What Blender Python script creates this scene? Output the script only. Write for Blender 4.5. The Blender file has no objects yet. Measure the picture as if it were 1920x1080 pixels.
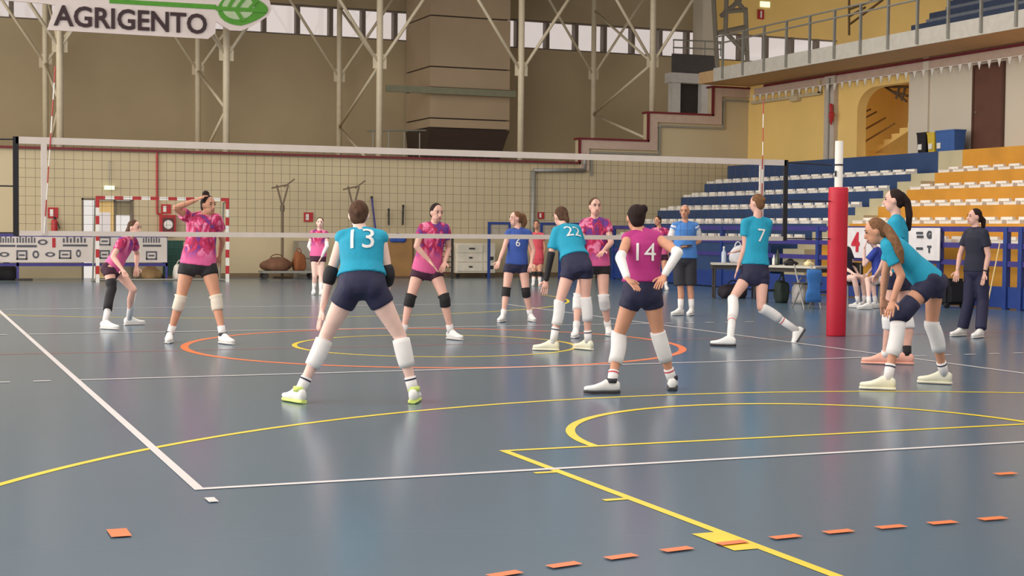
import bpy, bmesh, math, random
from mathutils import Vector, Matrix
from mathutils.bvhtree import BVHTree
random.seed(7)
scene = bpy.context.scene
COL = scene.collection
PI = math.pi

# ------------------------------------------------------------------ camera
F = 2797.7
CAM = Vector((-5.928, -16.897, 1.396))
YAW, PITCH, ROLL = 0.3883, -0.0393, 0.0092
_f = Vector((math.sin(YAW)*math.cos(PITCH), math.cos(YAW)*math.cos(PITCH), math.sin(PITCH)))
_r0 = Vector((math.cos(YAW), -math.sin(YAW), 0)); _u0 = _r0.cross(_f)
CR = _r0*math.cos(ROLL) + _u0*math.sin(ROLL)
CU = -_r0*math.sin(ROLL) + _u0*math.cos(ROLL)
CF = _f
cd = bpy.data.cameras.new('camera'); cam = bpy.data.objects.new('camera', cd); COL.objects.link(cam)
cd.sensor_width = 36; cd.lens = 36*F/1920; cd.clip_end = 300
cam.matrix_world = Matrix(((CR.x, CU.x, -CF.x, CAM.x), (CR.y, CU.y, -CF.y, CAM.y), (CR.z, CU.z, -CF.z, CAM.z), (0, 0, 0, 1)))
scene.camera = cam

# ------------------------------------------------------------------ light
w = bpy.data.worlds.new('sky'); scene.world = w; w.use_nodes = True
bg = w.node_tree.nodes['Background']; bg.inputs[0].default_value = (1.0, 0.93, 0.87, 1); bg.inputs[1].default_value = 0.80
def area(name, loc, sx, sy, power, col=(1, .95, .88), rot=(0, 0, 0)):
    l = bpy.data.lights.new(name, 'AREA'); l.shape = 'RECTANGLE'; l.size = sx; l.size_y = sy; l.energy = power; l.color = col
    o = bpy.data.objects.new(name, l); COL.objects.link(o); o.location = loc; o.rotation_euler = rot
    return o
area('overhead_fill_near', (0, -8, 9.5), 14, 10, 500)  # added overhead fill to brighten the near court, no fixture behind it
area('overhead_fill_far', (2, 9, 9.5), 16, 10, 800)  # second added fill, lifts the far half of the hall
area('side_daylight', (-16, 4, 5.0), 9, 34, 4200, (1, .95, .88), (0, -PI/2, 0))
vs = scene.view_settings
vs.view_transform = 'Standard'; vs.look = 'None'; vs.gamma = 1; vs.use_curve_mapping = False; vs.exposure = 0.05

# ------------------------------------------------------------------ helpers
def rayd(px, py): return CF + CR*((px-960)/F) - CU*((py-540)/F)
def at_y(px, py, Y): d = rayd(px, py); return CAM + d*((Y-CAM.y)/d.y)
def at_x(px, py, X): d = rayd(px, py); return CAM + d*((X-CAM.x)/d.x)
def ground(px, py, z=0.0): d = rayd(px, py); return CAM + d*((z-CAM.z)/d.z)
def at_d(px, py, dep): return CAM + rayd(px, py)*dep
def depth(P): return (P-CAM).dot(CF)

def lin(c): return tuple(((v/255)/12.92 if v/255 <= .04045 else ((v/255+.055)/1.055)**2.4) for v in c)
MATS = {}
def mat(name, rgb, rough=.6, var=.06, scale=6., bump=0., bscale=60., metal=0., spec=.5, alpha=None, rgb2=None):
    if name in MATS: return MATS[name]
    m = bpy.data.materials.new(name); m.use_nodes = True; nt = m.node_tree; N = nt.nodes; L = nt.links
    b = N['Principled BSDF']; c = lin(rgb)
    b.inputs['Roughness'].default_value = rough; b.inputs['Metallic'].default_value = metal
    b.inputs['Specular IOR Level'].default_value = spec
    tc = N.new('ShaderNodeTexCoord'); nz = N.new('ShaderNodeTexNoise'); nz.inputs['Scale'].default_value = scale; nz.inputs['Detail'].default_value = 4
    L.new(tc.outputs['Object'], nz.inputs['Vector'])
    rp = N.new('ShaderNodeValToRGB'); L.new(nz.outputs['Fac'], rp.inputs['Fac'])
    c2 = lin(rgb2) if rgb2 else None
    e = rp.color_ramp.elements
    e[0].position = .32; e[1].position = .68
    e[0].color = (*[v*(1-var) for v in c], 1); e[1].color = (*(c2 if c2 else [min(1, v*(1+var)) for v in c]), 1)
    L.new(rp.outputs['Color'], b.inputs['Base Color'])
    if bump:
        n2 = N.new('ShaderNodeTexNoise'); n2.inputs['Scale'].default_value = bscale; L.new(tc.outputs['Object'], n2.inputs['Vector'])
        bp = N.new('ShaderNodeBump'); bp.inputs['Strength'].default_value = bump; bp.inputs['Distance'].default_value = .01
        L.new(n2.outputs['Fac'], bp.inputs['Height']); L.new(bp.outputs['Normal'], b.inputs['Normal'])
    MATS[name] = m; return m
def glass_mat():
    m = bpy.data.materials.new('window_glass'); m.use_nodes = True; nt = m.node_tree; N = nt.nodes; L = nt.links
    N.remove(N['Principled BSDF']); o = N['Material Output']
    t = N.new('ShaderNodeBsdfTransparent'); t.inputs[0].default_value = (.93, .9, .9, 1)
    g = N.new('ShaderNodeBsdfGlossy'); g.inputs['Roughness'].default_value = .05
    x = N.new('ShaderNodeMixShader'); x.inputs[0].default_value = .06
    L.new(t.outputs[0], x.inputs[1]); L.new(g.outputs[0], x.inputs[2]); L.new(x.outputs[0], o.inputs[0]); return m
def emit_mat(name, rgb, s):
    m = bpy.data.materials.new(name); m.use_nodes = True; b = m.node_tree.nodes['Principled BSDF']
    b.inputs['Base Color'].default_value = (*lin(rgb), 1); b.inputs['Emission Color'].default_value = (*lin(rgb), 1); b.inputs['Emission Strength'].default_value = s
    MATS[name] = m; return m

def tag(o, label=None, cat=None, group=None, kind=None):
    if label: o['label'] = label
    if cat: o['category'] = cat
    if group: o['group'] = group
    if kind: o['kind'] = kind
    return o
def empty(name, loc, label, cat, group=None):
    o = bpy.data.objects.new(name, None); COL.objects.link(o); o.location = loc; o.empty_display_size = .1
    return tag(o, label, cat, group)
def link(name, me, m, parent=None, smooth=False):
    o = bpy.data.objects.new(name, me); COL.objects.link(o)
    if m is not None:
        if len(me.materials) == 0: me.materials.append(m)
    if parent is not None:
        o.parent = parent; o.matrix_parent_inverse = Matrix.Translation(-parent_loc(parent))
    if smooth: me.polygons.foreach_set('use_smooth', [True]*len(me.polygons))
    return o
def parent_loc(p):
    v = Vector((0, 0, 0))
    while p is not None:
        v = v + p.location; p = p.parent if p.parent else None
        if p is not None: break
    return v
class MB:
    def __init__(s): s.v = []; s.f = []
    def add(s, vs, fs):
        n = len(s.v); s.v += [tuple(v) for v in vs]; s.f += [tuple(i+n for i in f) for f in fs]; return s
    def box(s, x0, x1, y0, y1, z0, z1):
        vs = [(x, y, z) for x in (x0, x1) for y in (y0, y1) for z in (z0, z1)]
        return s.add(vs, [(0, 1, 3, 2), (4, 6, 7, 5), (0, 4, 5, 1), (2, 3, 7, 6), (0, 2, 6, 4), (1, 5, 7, 3)])
    def tube(s, a, b, r0, r1=None, n=8, rnd=False):
        a = Vector(a); b = Vector(b); r1 = r0 if r1 is None else r1
        d = (b-a); L = d.length
        if L < 1e-6: return s
        d /= L; x = d.orthogonal().normalized(); y = d.cross(x)
        st = []
        if rnd:
            for k in range(4): t = PI/2*(k+.35)/4.35; st.append((a-d*(r0*math.cos(t)), r0*math.sin(t)))
        st += [(a, r0), (b, r1)]
        if rnd:
            for k in range(3, -1, -1): t = PI/2*(k+.35)/4.35; st.append((b+d*(r1*math.cos(t)), r1*math.sin(t)))
        return s.loft([(c, x*r, y*r) for c, r in st], n)
    def loft(s, st, n=14, power=1.0):
        vs = []; fs = []
        for c, x, y in st:
            for i in range(n):
                t = 2*PI*i/n; co, si = math.cos(t), math.sin(t)
                if power != 1.0: co = math.copysign(abs(co)**power, co); si = math.copysign(abs(si)**power, si)
                vs.append(c + x*co + y*si)
        m = len(st)
        for k in range(m-1):
            for i in range(n):
                j = (i+1) % n; fs.append((k*n+i, k*n+j, (k+1)*n+j, (k+1)*n+i))
        fs.append(tuple(range(n-1, -1, -1))); fs.append(tuple((m-1)*n+i for i in range(n)))
        return s.add(vs, fs)
    def ell(s, c, ax, ay, az, n=12, m=8):
        c = Vector(c); st = []
        for k in range(m):
            t = PI*(k+.35)/(m-.3); st.append((c - az*math.cos(t), ax*math.sin(t), ay*math.sin(t)))
        return s.loft(st, n)
    def bar(s, a, b, w, h):       # rectangular bar
        a = Vector(a); b = Vector(b); d = (b-a).normalized(); x = d.cross(Vector((0, 0, 1)))
        x = x.normalized() if x.length > 1e-4 else Vector((1, 0, 0)); y = x.cross(d).normalized()
        vs = [p + x*sx*w/2 + y*sy*h/2 for p in (a, b) for sx, sy in ((-1, -1), (1, -1), (1, 1), (-1, 1))]
        return s.add(vs, [(0, 1, 2, 3), (7, 6, 5, 4), (0, 4, 5, 1), (1, 5, 6, 2), (2, 6, 7, 3), (3, 7, 4, 0)])
    def mesh(s, name):
        me = bpy.data.meshes.new(name); me.from_pydata(s.v, [], s.f); me.validate()
        bm = bmesh.new(); bm.from_mesh(me); bmesh.ops.recalc_face_normals(bm, faces=bm.faces); bm.to_mesh(me); bm.free(); return me
    def build(s, name, m, parent=None, smooth=False): return link(name, s.mesh(name), m, parent, smooth)
def box(name, m, x0, x1, y0, y1, z0, z1, parent=None, bev=0.):
    me = MB().box(x0, x1, y0, y1, z0, z1).mesh(name)
    if bev:
        bm = bmesh.new(); bm.from_mesh(me); bmesh.ops.bevel(bm, geom=bm.edges[:], offset=bev, segments=2, affect='EDGES'); bm.to_mesh(me); bm.free()
    return link(name, me, m, parent)
def struct(o): o['kind'] = 'structure'; return o
def text_mesh(txt, size, depth_=.004, bold=0.):
    cu = bpy.data.curves.new('t', 'FONT'); cu.body = txt; cu.size = size; cu.extrude = depth_; cu.align_x = 'CENTER'; cu.align_y = 'CENTER'; cu.offset = bold; cu.resolution_u = 3
    o = bpy.data.objects.new('t', cu); COL.objects.link(o); dg = bpy.context.evaluated_depsgraph_get()
    me = bpy.data.meshes.new_from_object(o.evaluated_get(dg)); bpy.data.objects.remove(o); bpy.data.curves.remove(cu); return me
def frame(o, x, y, loc):      # place a mesh so that its own x / y axes run along x / y
    x = Vector(x).normalized(); y = Vector(y); y = (y - x*y.dot(x)).normalized(); z = x.cross(y); loc = Vector(loc)
    o.data.transform(Matrix(((x.x, y.x, z.x, loc.x), (x.y, y.y, z.y, loc.y), (x.z, y.z, z.z, loc.z), (0, 0, 0, 1)))); return o

# ------------------------------------------------------------------ materials
M_floor = mat('sports_floor', (84, 106, 124), .21, .05, .35, .03, 3., spec=.5)
M_white_line = mat('line_white', (216, 210, 208), .4, .03)
M_yellow_line = mat('line_yellow', (235, 205, 30), .4, .05)
M_orange_line = mat('line_orange', (238, 118, 55), .4, .05)
M_red_line = mat('line_red', (150, 95, 95), .4, .05)
M_tan = mat('plaster_tan', (194, 178, 144), .85, .05, .6, .1, 25)
M_greywall = mat('concrete_grey', (178, 160, 128), .9, .07, .35, .15, 8)
M_ochre = mat('plaster_ochre', (236, 200, 122), .85, .05, .5, .1, 25)
M_pale = mat('plaster_pale', (206, 196, 178), .85, .03, .5, .1, 25)
M_maroon = mat('trim_maroon', (110, 30, 38), .6, .1)
M_pinkgrey = mat('coping_pinkgrey', (190, 166, 150), .8, .06)
M_soffit = mat('soffit_brown', (196, 160, 116), .85, .06)
M_steel = mat('steel_cream', (214, 200, 172), .5, .05)
M_galv = mat('steel_grey', (150, 148, 140), .45, .06, metal=.3)
M_blue = mat('stand_blue', (44, 68, 108), .55, .1, 1.5)
M_yel = mat('stand_yellow', (206, 146, 50), .55, .1, 1.5)
M_dkblue = mat('upper_stand_blue', (62, 74, 100), .7, .08)
M_seat = mat('seat_white', (232, 226, 216), .4, .05)
M_conc = mat('step_concrete', (186, 176, 144), .85, .07, 2, .15, 30)
M_rail = mat('rail_violet', (62, 56, 128), .45, .1)
M_bluerail = mat('rail_blue', (36, 62, 130), .45, .08)
M_brown = mat('door_brown', (98, 62, 50), .5, .1, 3)
M_white = mat('paint_white', (228, 224, 216), .5, .03)
M_black = mat('cord_black', (28, 24, 28), .7, .1)
M_red = mat('pad_red', (196, 22, 50), .5, .08, 3, .1, 20)
M_signred = mat('sign_red', (176, 40, 44), .5, .08)
M_glass = glass_mat()
M_green = mat('sign_green', (72, 142, 30), .5, .08)
M_dark = mat('dark_interior', (58, 52, 48), .8, .1)
M_tape = mat('net_tape', (206, 194, 184), .7, .04)
M_cord = mat('net_cord', (66, 58, 52), .8, .1)

# ------------------------------------------------------------------ floor and court lines
floor = struct(box('floor', M_floor, -20, 18.8, -24, 24, -.12, 0))
LZ = [.0012]
def line(mb, m, name='court_line'):
    LZ[0] += .00012; mb.v = [(x, y, LZ[0]) for x, y, *_ in mb.v]; o = link(name, mb.mesh(name), m, floor); return o
def rect(x0, x1, y0, y1): return MB().add([(x0, y0, 0), (x1, y0, 0), (x1, y1, 0), (x0, y1, 0)], [(0, 1, 2, 3)])
def arc(cx, cy, r, w, a0, a1, n=96):
    mb = MB(); vs = []
    for i in range(n+1):
        t = a0+(a1-a0)*i/n
        for q in (r-w/2, r+w/2): vs.append((cx+q*math.cos(t), cy+q*math.sin(t), 0))
    return mb.add(vs, [(2*i, 2*i+1, 2*i+3, 2*i+2) for i in range(n)])
line(rect(-14, 14, -.03, .03), M_red_line, 'centre_line')
line(arc(0, 0, 2.95, .09, 0, 2*PI), M_orange_line, 'centre_circle')
line(arc(0, 0, 1.68, .06, 0, 2*PI), M_yellow_line, 'centre_circle')
line(arc(0, -12.425, 6.725, .055, .0, PI, 140), M_yellow_line, 'three_point_arc')
line(arc(0, 12.425, 6.725, .055, PI, 2*PI, 140), M_yellow_line, 'three_point_arc')
for s in (-1, 1):
    if s > 0: continue
    for x in (-2.45, 2.4): line(rect(x, x+.055, min(s*14, s*8.2), max(s*14, s*8.2)), M_yellow_line, 'key_line')
    line(rect(-2.45, 2.45, s*8.225-.025, s*8.225+.025), M_yellow_line, 'free_throw_line')
    line(arc(0, s*8.225, 1.79, .065, 0 if s < 0 else PI, PI if s < 0 else 2*PI, 64), M_yellow_line, 'free_throw_arc')
line(rect(-8, 12.8, 21.65, 21.71), M_yellow_line, 'end_line')
for y in (-9.08, -9.99): line(rect(-2.58, -2.45, y-.025, y+.025), M_yellow_line, 'lane_mark')
line(rect(-2.57, -2.45, -11.28, -10.9), M_yellow_line, 'lane_mark')
for s in (-1, 1): line(rect(s*4.475-.027, s*4.475+.027, -9, 9), M_white_line, 'side_line')
for y in (-8.975, 8.975): line(rect(-4.5, 4.5, y-.027, y+.027), M_white_line, 'base_line')
for y in (-3.0, 3.0):
    line(rect(-4.5, 4.5, y-.027, y+.027), M_white_line, 'attack_line')
    for s in (-1, 1):
        for k in range(5):
            x = 4.7+k*.35; line(rect(min(s*x, s*(x+.15)), max(s*x, s*(x+.15)), y-.027, y+.027), M_white_line, 'attack_line_dash')
line(rect(-4.5, -4.45, -9.39, -9.26), M_white_line, 'service_mark'); line(rect(4.45, 4.5, -9.39, -9.26), M_white_line, 'service_mark')
line(rect(-5.07, -4.98, -10.1, -9.92), M_orange_line, 'floor_mark')
for k in range(40):     # dashed handball arc: straight in the middle, round the goal posts at the sides
    t = -5.9+k*.3+.02
    pts = []
    for q in (t, t+.15):
        for r in (8.97, 9.03):
            if abs(q) <= 1.5: pts.append((q, -20.09+r, 0))
            else:
                a = (abs(q)-1.5)/9; pts.append((math.copysign(1.5+r*math.sin(a), q), -20.09+r*math.cos(a), 0))
    line(MB().add(pts, [(0, 1, 3, 2)]), M_orange_line, 'handball_dash')
line(rect(-.09, .05, -10.06, -10.0), M_orange_line, 'floor_mark')

# ------------------------------------------------------------------ back wall, parapet, upper back wall
YB = 24.0
dX0, dX1, dZ = -1.52, -.18, 2.12      # doorway
wb = struct(box('wall_back', M_tan, -14, dX0, YB, YB+.3, 0, 3.38))
box('wall_section', M_tan, dX1, 12.95, YB, YB+.3, 0, 3.38, wb)
box('wall_section', M_tan, dX0, dX1, YB, YB+.3, dZ, 3.38, wb)
prof = [(-14, 3.38), (12.95, 3.38), (12.95, 4.11), (15.25, 4.11), (15.25, 4.98), (17.5, 4.98), (17.5, 5.86), (18.8, 5.86)]
for (x0, x1, z) in ((12.95, 15.25, 4.11), (15.25, 17.5, 4.98), (17.5, 19.1, 5.86)):
    box('wall_section', M_tan, x0, x1, YB, YB+.3, 0, z, wb)
tn = 0
def trim(m, x0, x1, y0, y1, z0, z1):
    global tn; tn += 1
    return struct(box('trim_%d' % tn, m, x0, x1, y0, y1, z0, z1))
for k in range(len(prof)-1):
    (xa, za), (xb, zb) = prof[k], prof[k+1]
    if za == zb:
        xe = xa-.0 if k else xa
        trim(M_maroon, xa-(.05 if k else 0), xb+.0, YB-.1, YB+.32, za, za+.06)
        if k: trim(M_pinkgrey, xa+.02, xb+.3 if k < 6 else xb, YB-.07, YB-.001, za-.26, za); trim(M_galv, xa+.3, xb+.42 if k < 6 else xb, YB-.06, YB-.001, za-.4, za-.34)
    else:
        trim(M_maroon, xa-.05, xa+.01, YB-.1, YB-.02, za, zb); trim(M_pinkgrey, xa+.02, xa+.3, YB-.068, YB-.002, za-.2, zb-.26); trim(M_galv, xa+.36, xa+.42, YB-.058, YB-.002, za-.34, zb-.34)
struct(box('baseboard_back', mat('skirting', (120, 100, 74), .7), dX1+.05, 13.4, YB-.03, YB, 0, .12))
# upper back wall with window ribbon
YU = 30.0
wu = struct(box('wall_upper_back', M_greywall, -14, 20.6, YU, YU+.3, 2.5, 7.52))
box('wall_section', M_greywall, -14, 20.6, YU, YU+.3, 8.5, 11, wu)
wy = struct(box('wall_gallery_back', M_ochre, 20.6, 34, YU, YU+.3, 2.5, 7.52))
box('wall_section', M_ochre, 20.6, 34, YU, YU+.3, 8.5, 11, wy)
box('wall_section', M_ochre, 26.2, 34, YU, YU+.3, 7.52, 8.5, wy)
struct(box('floor_gallery_back', M_conc, -14, 12.9, YB+.3, YU, 2.6, 2.9))
struct(box('unseen_ceiling', mat('roof_panel', (150, 142, 128), .9), -16, 34, 21.5, 31, 10.4, 10.7))  # unseen roof slab, put in to darken the upper back wall
struct(box('unseen_ceiling_gallery', MATS['roof_panel'], 16.5, 34, -6, 21.5, 10.4, 10.7))  # unseen too, added to keep sky light off the right gallery
wn = 0
x = -6.15
M_frame = mat('window_frame', (120, 108, 96), .6)
while x < 26:
    wn += 1
    e = bpy.data.objects.new('window_%d' % wn, None); COL.objects.link(e); e.location = (x+.54, YU+.15, 7.52); e['kind'] = 'structure'
    mb = MB(); mb.box(x-.04, x+.09, YU, YU+.28, 7.52, 8.5); mb.box(x+.09, x+1.08, YU+.06, YU+.2, 7.52, 7.57); mb.box(x+.09, x+1.08, YU+.06, YU+.2, 8.45, 8.5)
    mb.build('window_frame', M_frame, e)
    box('pane', M_glass, x+.1, x+1.03, YU+.12, YU+.13, 7.57, 8.45, e)
    x += 1.085
# concrete shaft with panel courses
sh = empty('concrete_shaft', (10.7, 28.2, 2.9), 'big tan concrete shaft of stacked panels between the steel columns', 'shaft')
M_shaft = mat('shaft_concrete', (176, 154, 126), .9, .06, .7, .15, 10)
sx0, sx1 = 9.4, 12.1
box('core', M_dark, sx0+.08, sx1-.08, 27.6, YU-.02, 4.5, 10.2, sh)
zs = [4.56, 4.86, 5.82, 6.47, 8.06, 9.6]
for a, b in zip(zs, zs[1:]): box('panel', M_shaft, sx0, sx1, 27.5, YU-.05, a+.02, b-.02, sh, .01)
mb = MB(); st = []
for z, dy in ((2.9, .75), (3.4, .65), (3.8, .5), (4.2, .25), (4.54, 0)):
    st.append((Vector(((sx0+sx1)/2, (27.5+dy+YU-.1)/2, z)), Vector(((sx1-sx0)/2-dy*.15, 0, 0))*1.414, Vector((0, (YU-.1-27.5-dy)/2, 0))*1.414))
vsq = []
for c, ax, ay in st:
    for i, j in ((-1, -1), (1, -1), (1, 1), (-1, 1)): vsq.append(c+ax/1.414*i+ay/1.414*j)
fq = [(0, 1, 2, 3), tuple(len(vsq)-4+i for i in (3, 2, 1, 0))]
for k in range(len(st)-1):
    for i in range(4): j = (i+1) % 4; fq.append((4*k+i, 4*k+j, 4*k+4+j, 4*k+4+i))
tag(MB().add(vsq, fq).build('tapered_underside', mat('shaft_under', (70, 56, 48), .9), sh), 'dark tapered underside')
tag(MB().bar((7.9, 27.3, 5.7), (12.2, 27.3, 5.7), .12, .2).build('crossbeam', mat('beam_greygreen', (128, 128, 104), .6), sh), 'grey green steel crossbeam')
# small guard rail on the back gallery
gr = empty('guard_rail', (8.2, 27.0, 2.9), 'small grey guard rail beside the concrete shaft', 'railing')
for xx in (7.4, 7.9, 8.4, 8.9): MB().tube((xx, 27, 2.9), (xx, 27, 4.35), .02).build('post', M_galv, gr)
MB().tube((7.2, 27, 4.35), (9.2, 27.3, 4.45), .025).build('top_rail', M_galv, gr)

# ------------------------------------------------------------------ steel columns
XC = [-2.0, 2.45, 6.89, 11.32, 15.75]
names = ['by the open doorway', 'beside the hanging sign', 'left of the concrete shaft', 'right of the concrete shaft', 'standing on the stepped parapet']
for i, X in enumerate(XC):
    zb = 2.9 if i < 4 else 4.98
    nz_ = 6.12 if i < 4 else 6.6
    c = empty('steel_column', (X, 24.7, zb), 'cream steel tube column with forked braces, front row, '+names[i], 'column', 'front row of steel columns')
    MB().tube((X, 24.7, zb), (X, 24.7, 10.4), .095, n=14).build('tube', M_steel, c, True)
    for s in (-1, 1): MB().tube((X, 24.7, nz_), (X+s*2.2, 24.7, nz_+3.25), .05, n=8).build('brace', M_steel, c, True)
    box('gusset', M_steel, X-.2, X+.2, 24.68, 24.72, nz_-.12, nz_+.3, c)
    if i == 3: continue      # the rear one is built into the shaft
    c2 = empty('steel_column', (X, 29.0, 2.9), 'cream steel tube column with forked braces, rear row, behind the one '+names[i], 'column', 'rear row of steel columns')
    MB().tube((X, 29, 2.9), (X, 29, 10.4), .085, n=14).build('tube', M_steel, c2, True)
    for s in (-1, 1): MB().tube((X, 29, nz_), (X+s*2.2, 29, nz_+3.25), .045, n=8).build('brace', M_steel, c2, True)
    box('gusset', M_steel, X-.18, X+.18, 28.98, 29.02, nz_-.12, nz_+.28, c2)
    if i in (2, 4): pts = [(24.7, nz_), (29, nz_-1.55 if i == 2 else 5.3), (24.7, 3.0 if i == 2 else 4.2)]
    else: pts = [(29, nz_), (24.7, 4.66), (29, 3.2)]
    for a, b in zip(pts, pts[1:]): MB().tube((X, a[0], a[1]), (X, b[0], b[1]), .045, n=8).build('lattice_brace', M_steel, c2, True)
    # cross tie from the front head to the rear head
    MB().tube((X, 24.7, nz_), (X, 29, nz_+2.2), .04, n=8).build('lattice_brace', M_steel, c2, True)

# ------------------------------------------------------------------ hanging sign
YS = 23.0
sg = empty('hanging_sign', at_y(245, 70, YS), 'white hanging sign reading AGRIGENTO with a green leaf outline', 'sign')
def P(x, y, dy=0): v = at_y(x, y, YS); v.y += dy; return v
M_sign = mat('sign_board', (214, 200, 194), .6, .03)
def plate(pts, m, name, parent, y, th):
    n = len(pts); mb = MB(); mb.add([Vector((p.x, y, p.z)) for p in pts]+[Vector((p.x, y+th, p.z)) for p in pts], [tuple(range(n)), tuple(range(2*n-1, n-1, -1))]+[(i, (i+1) % n, n+(i+1) % n, n+i) for i in range(n)])
    return mb.build(name, m, parent)
plate([P(0, -90), P(0, 0), P(86, 7), P(104, 10), P(88, 56), P(390, 73), P(404, 62), P(405, 40), P(420, 50), P(432, 57), P(452, 58), P(475, 48), P(503, 30), P(509, 18), P(506, 2), P(490, -15), P(490, -90)], M_sign, 'board', sg, YS, .06)
plate([P(205, -2), P(205, 6), P(405, 18), P(405, 9)], M_green, 'green_bar', sg, YS-.02, .03)
leaf = []
for t in range(24):
    a = 2*PI*t/24; leaf.append(P(452+44*math.cos(a)*(1.15 if math.cos(a) > 0 else 1), 18+30*math.sin(a)*(1-.35*max(0, math.cos(a)))))
plate(leaf, M_green, 'leaf', sg, YS-.02, .03)
inn = []
for t in range(24):
    a = 2*PI*t/24; inn.append(P(446+30*math.cos(a), 14+23*math.sin(a)))
plate(inn, mat('leaf_pale', (172, 190, 150), .6), 'leaf_blade', sg, YS-.03, .02)
plate([P(405, 12), P(405, 20), P(500, 24), P(500, 17)], M_green, 'leaf_vein', sg, YS-.045, .02)
for (xa, ya, xb, yb) in ((440, 18, 462, -8), (440, 18, 456, 40), (462, 20, 480, 2), (425, 17, 440, -6)):
    plate([P(xa-2, ya), P(xa+5, ya), P(xb+4, yb), P(xb-4, yb)], M_green, 'leaf_vein', sg, YS-.05, .02)
tm = text_mesh('AGRIGENTO', 1.0, .01, .02)
xs = [v.co.x for v in tm.vertices]; ys = [v.co.y for v in tm.vertices]
wl, wr = P(105, 42), P(392, 57); hh = (P(240, 18)-P(240, 57)).z
sc = Matrix.Diagonal(((wr.x-wl.x)/(max(xs)-min(xs)), hh/(max(ys)-min(ys)), 1, 1)); tm.transform(sc)
o = link('lettering', tm, mat('sign_letter', (52, 30, 34), .6), sg); frame(o, (1, 0, 0.0), (0, 0, 1), (0, 0, 0)); 
ctr = P(248, 39.5); o.data.transform(Matrix.Translation((ctr.x, YS-.03, ctr.z)))
for xx in (-1.6, 2.2): MB().tube((xx, YS+.03, 7.0), (xx, YS+.03, 10.4), .012).build('hanger', M_galv, sg)

# ------------------------------------------------------------------ right wall with niche and door
XW = 18.8
wr_ = struct(box('wall_right', M_ochre, XW, XW+.3, 18.2, YB+.3, 0, 5.95))
box('wall_section', M_ochre, XW, XW+.3, 15.9, 18.2, 0, 3.4, wr_)
box('wall_section', M_ochre, XW, XW+.3, 15.9, 18.2, 5.4, 5.95, wr_)
# arched corner of the niche
mb = MB(); vs_ = [Vector((XW, 18.2, 5.4))]; 
for k in range(9):
    a = PI/2*k/8; vs_.append(Vector((XW, 18.2-.85*(1-math.cos(a)) if True else 0, 5.4-.6*(1-math.sin(a)))))
vs_ += [v+Vector((.3, 0, 0)) for v in vs_]
n = len(vs_)//2
mb.add(vs_, [tuple(range(n)), tuple(range(2*n-1, n-1, -1))]+[(i, (i+1) % n, n+(i+1) % n, n+i) for i in range(n)])
mb.build('arch_corner', M_ochre, wr_)
box('niche_back', M_ochre, XW+2.6, XW+2.8, 14.5, 21.5, 3.2, 6.2, wr_)
box('niche_side', M_ochre, XW+.3, XW+2.7, 15.6, 15.9, 3.2, 6.0, wr_)
st_ = empty('wall_stairs', (XW+1.5, 17, 3.4), 'ochre stair flight with dark handrails inside the wall niche', 'stairs')
for k in range(9):
    box('stair_step', M_ochre, XW+1.2, XW+2.5, 20.4-.36*(k+1)-.0, 20.4-.36*k, 3.0, 3.35+.14*k, st_)
for (xa, ya, xb, yb) in ((1607, 215, 1632, 205), (1607, 228, 1643, 210), (1607, 252, 1660, 221), (1607, 277, 1677, 232)):
    a = at_x(xa-40, ya+22, XW+1.1); b = at_x(xb, yb, XW+1.1)
    MB().tube(a, b, .028).build('handrail', mat('handrail_brown', (130, 96, 50), .6), st_)
mb = MB(); a = [at_x(*q, XW+.9) for q in ((1640, 287), (1703, 287), (1703, 246))]
mb.add(a+[v+Vector((.1, 0, 0)) for v in a], [(0, 1, 2), (5, 4, 3), (0, 3, 4, 1), (1, 4, 5, 2), (2, 5, 3, 0)]); mb.build('stringer', mat('ochre_dark', (168, 128, 60), .8), st_)
bk = empty('wall_bracket', at_x(1690, 175, XW+.8), 'dark folded steel bracket at the top of the wall niche', 'bracket')
for (xa, ya, xb, yb) in ((1658, 162, 1702, 163), (1660, 163, 1700, 190), (1680, 185, 1686, 164), (1690, 188, 1697, 166), (1675, 172, 1702, 180)):
    MB().tube(at_x(xa, ya, XW+.8), at_x(xb, yb, XW+.8), .035).build('bar', mat('bracket_dark', (92, 72, 52), .6), bk)
wp = struct(box('wall_right_pale', M_pale, XW, XW+.3, -8, 15.9, 0, 5.95))
for (ya, yb) in ((15.02, 15.25), (10.55, 10.8)): box('pilaster', M_pale, XW-.06, XW, ya, yb, 3.4, 5.95, wp)
d1 = bpy.data.objects.new('door_1', None); COL.objects.link(d1); d1.location = (XW, 12.7, 3.4); d1['kind'] = 'structure'
box('leaf', M_brown, XW-.05, XW-.001, 12.22, 13.22, 3.4, 5.5, d1)
mb = MB(); mb.box(XW-.07, XW-.002, 12.15, 12.22, 3.4, 5.57); mb.box(XW-.07, XW-.002, 13.22, 13.29, 3.4, 5.57); mb.box(XW-.07, XW-.002, 12.22, 13.22, 5.5, 5.57); mb.build('frame', mat('door_frame', (84, 54, 44), .5), d1)
MB().tube((XW-.1, 13.12, 4.4), (XW-.05, 13.12, 4.4), .02).build('handle', M_galv, d1)
trim(M_maroon, XW-.09, XW, -8, 23.0, 5.86, 5.93)
trim(M_pinkgrey, XW-.05, XW, -8, 23.6, 5.62, 5.86)
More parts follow.
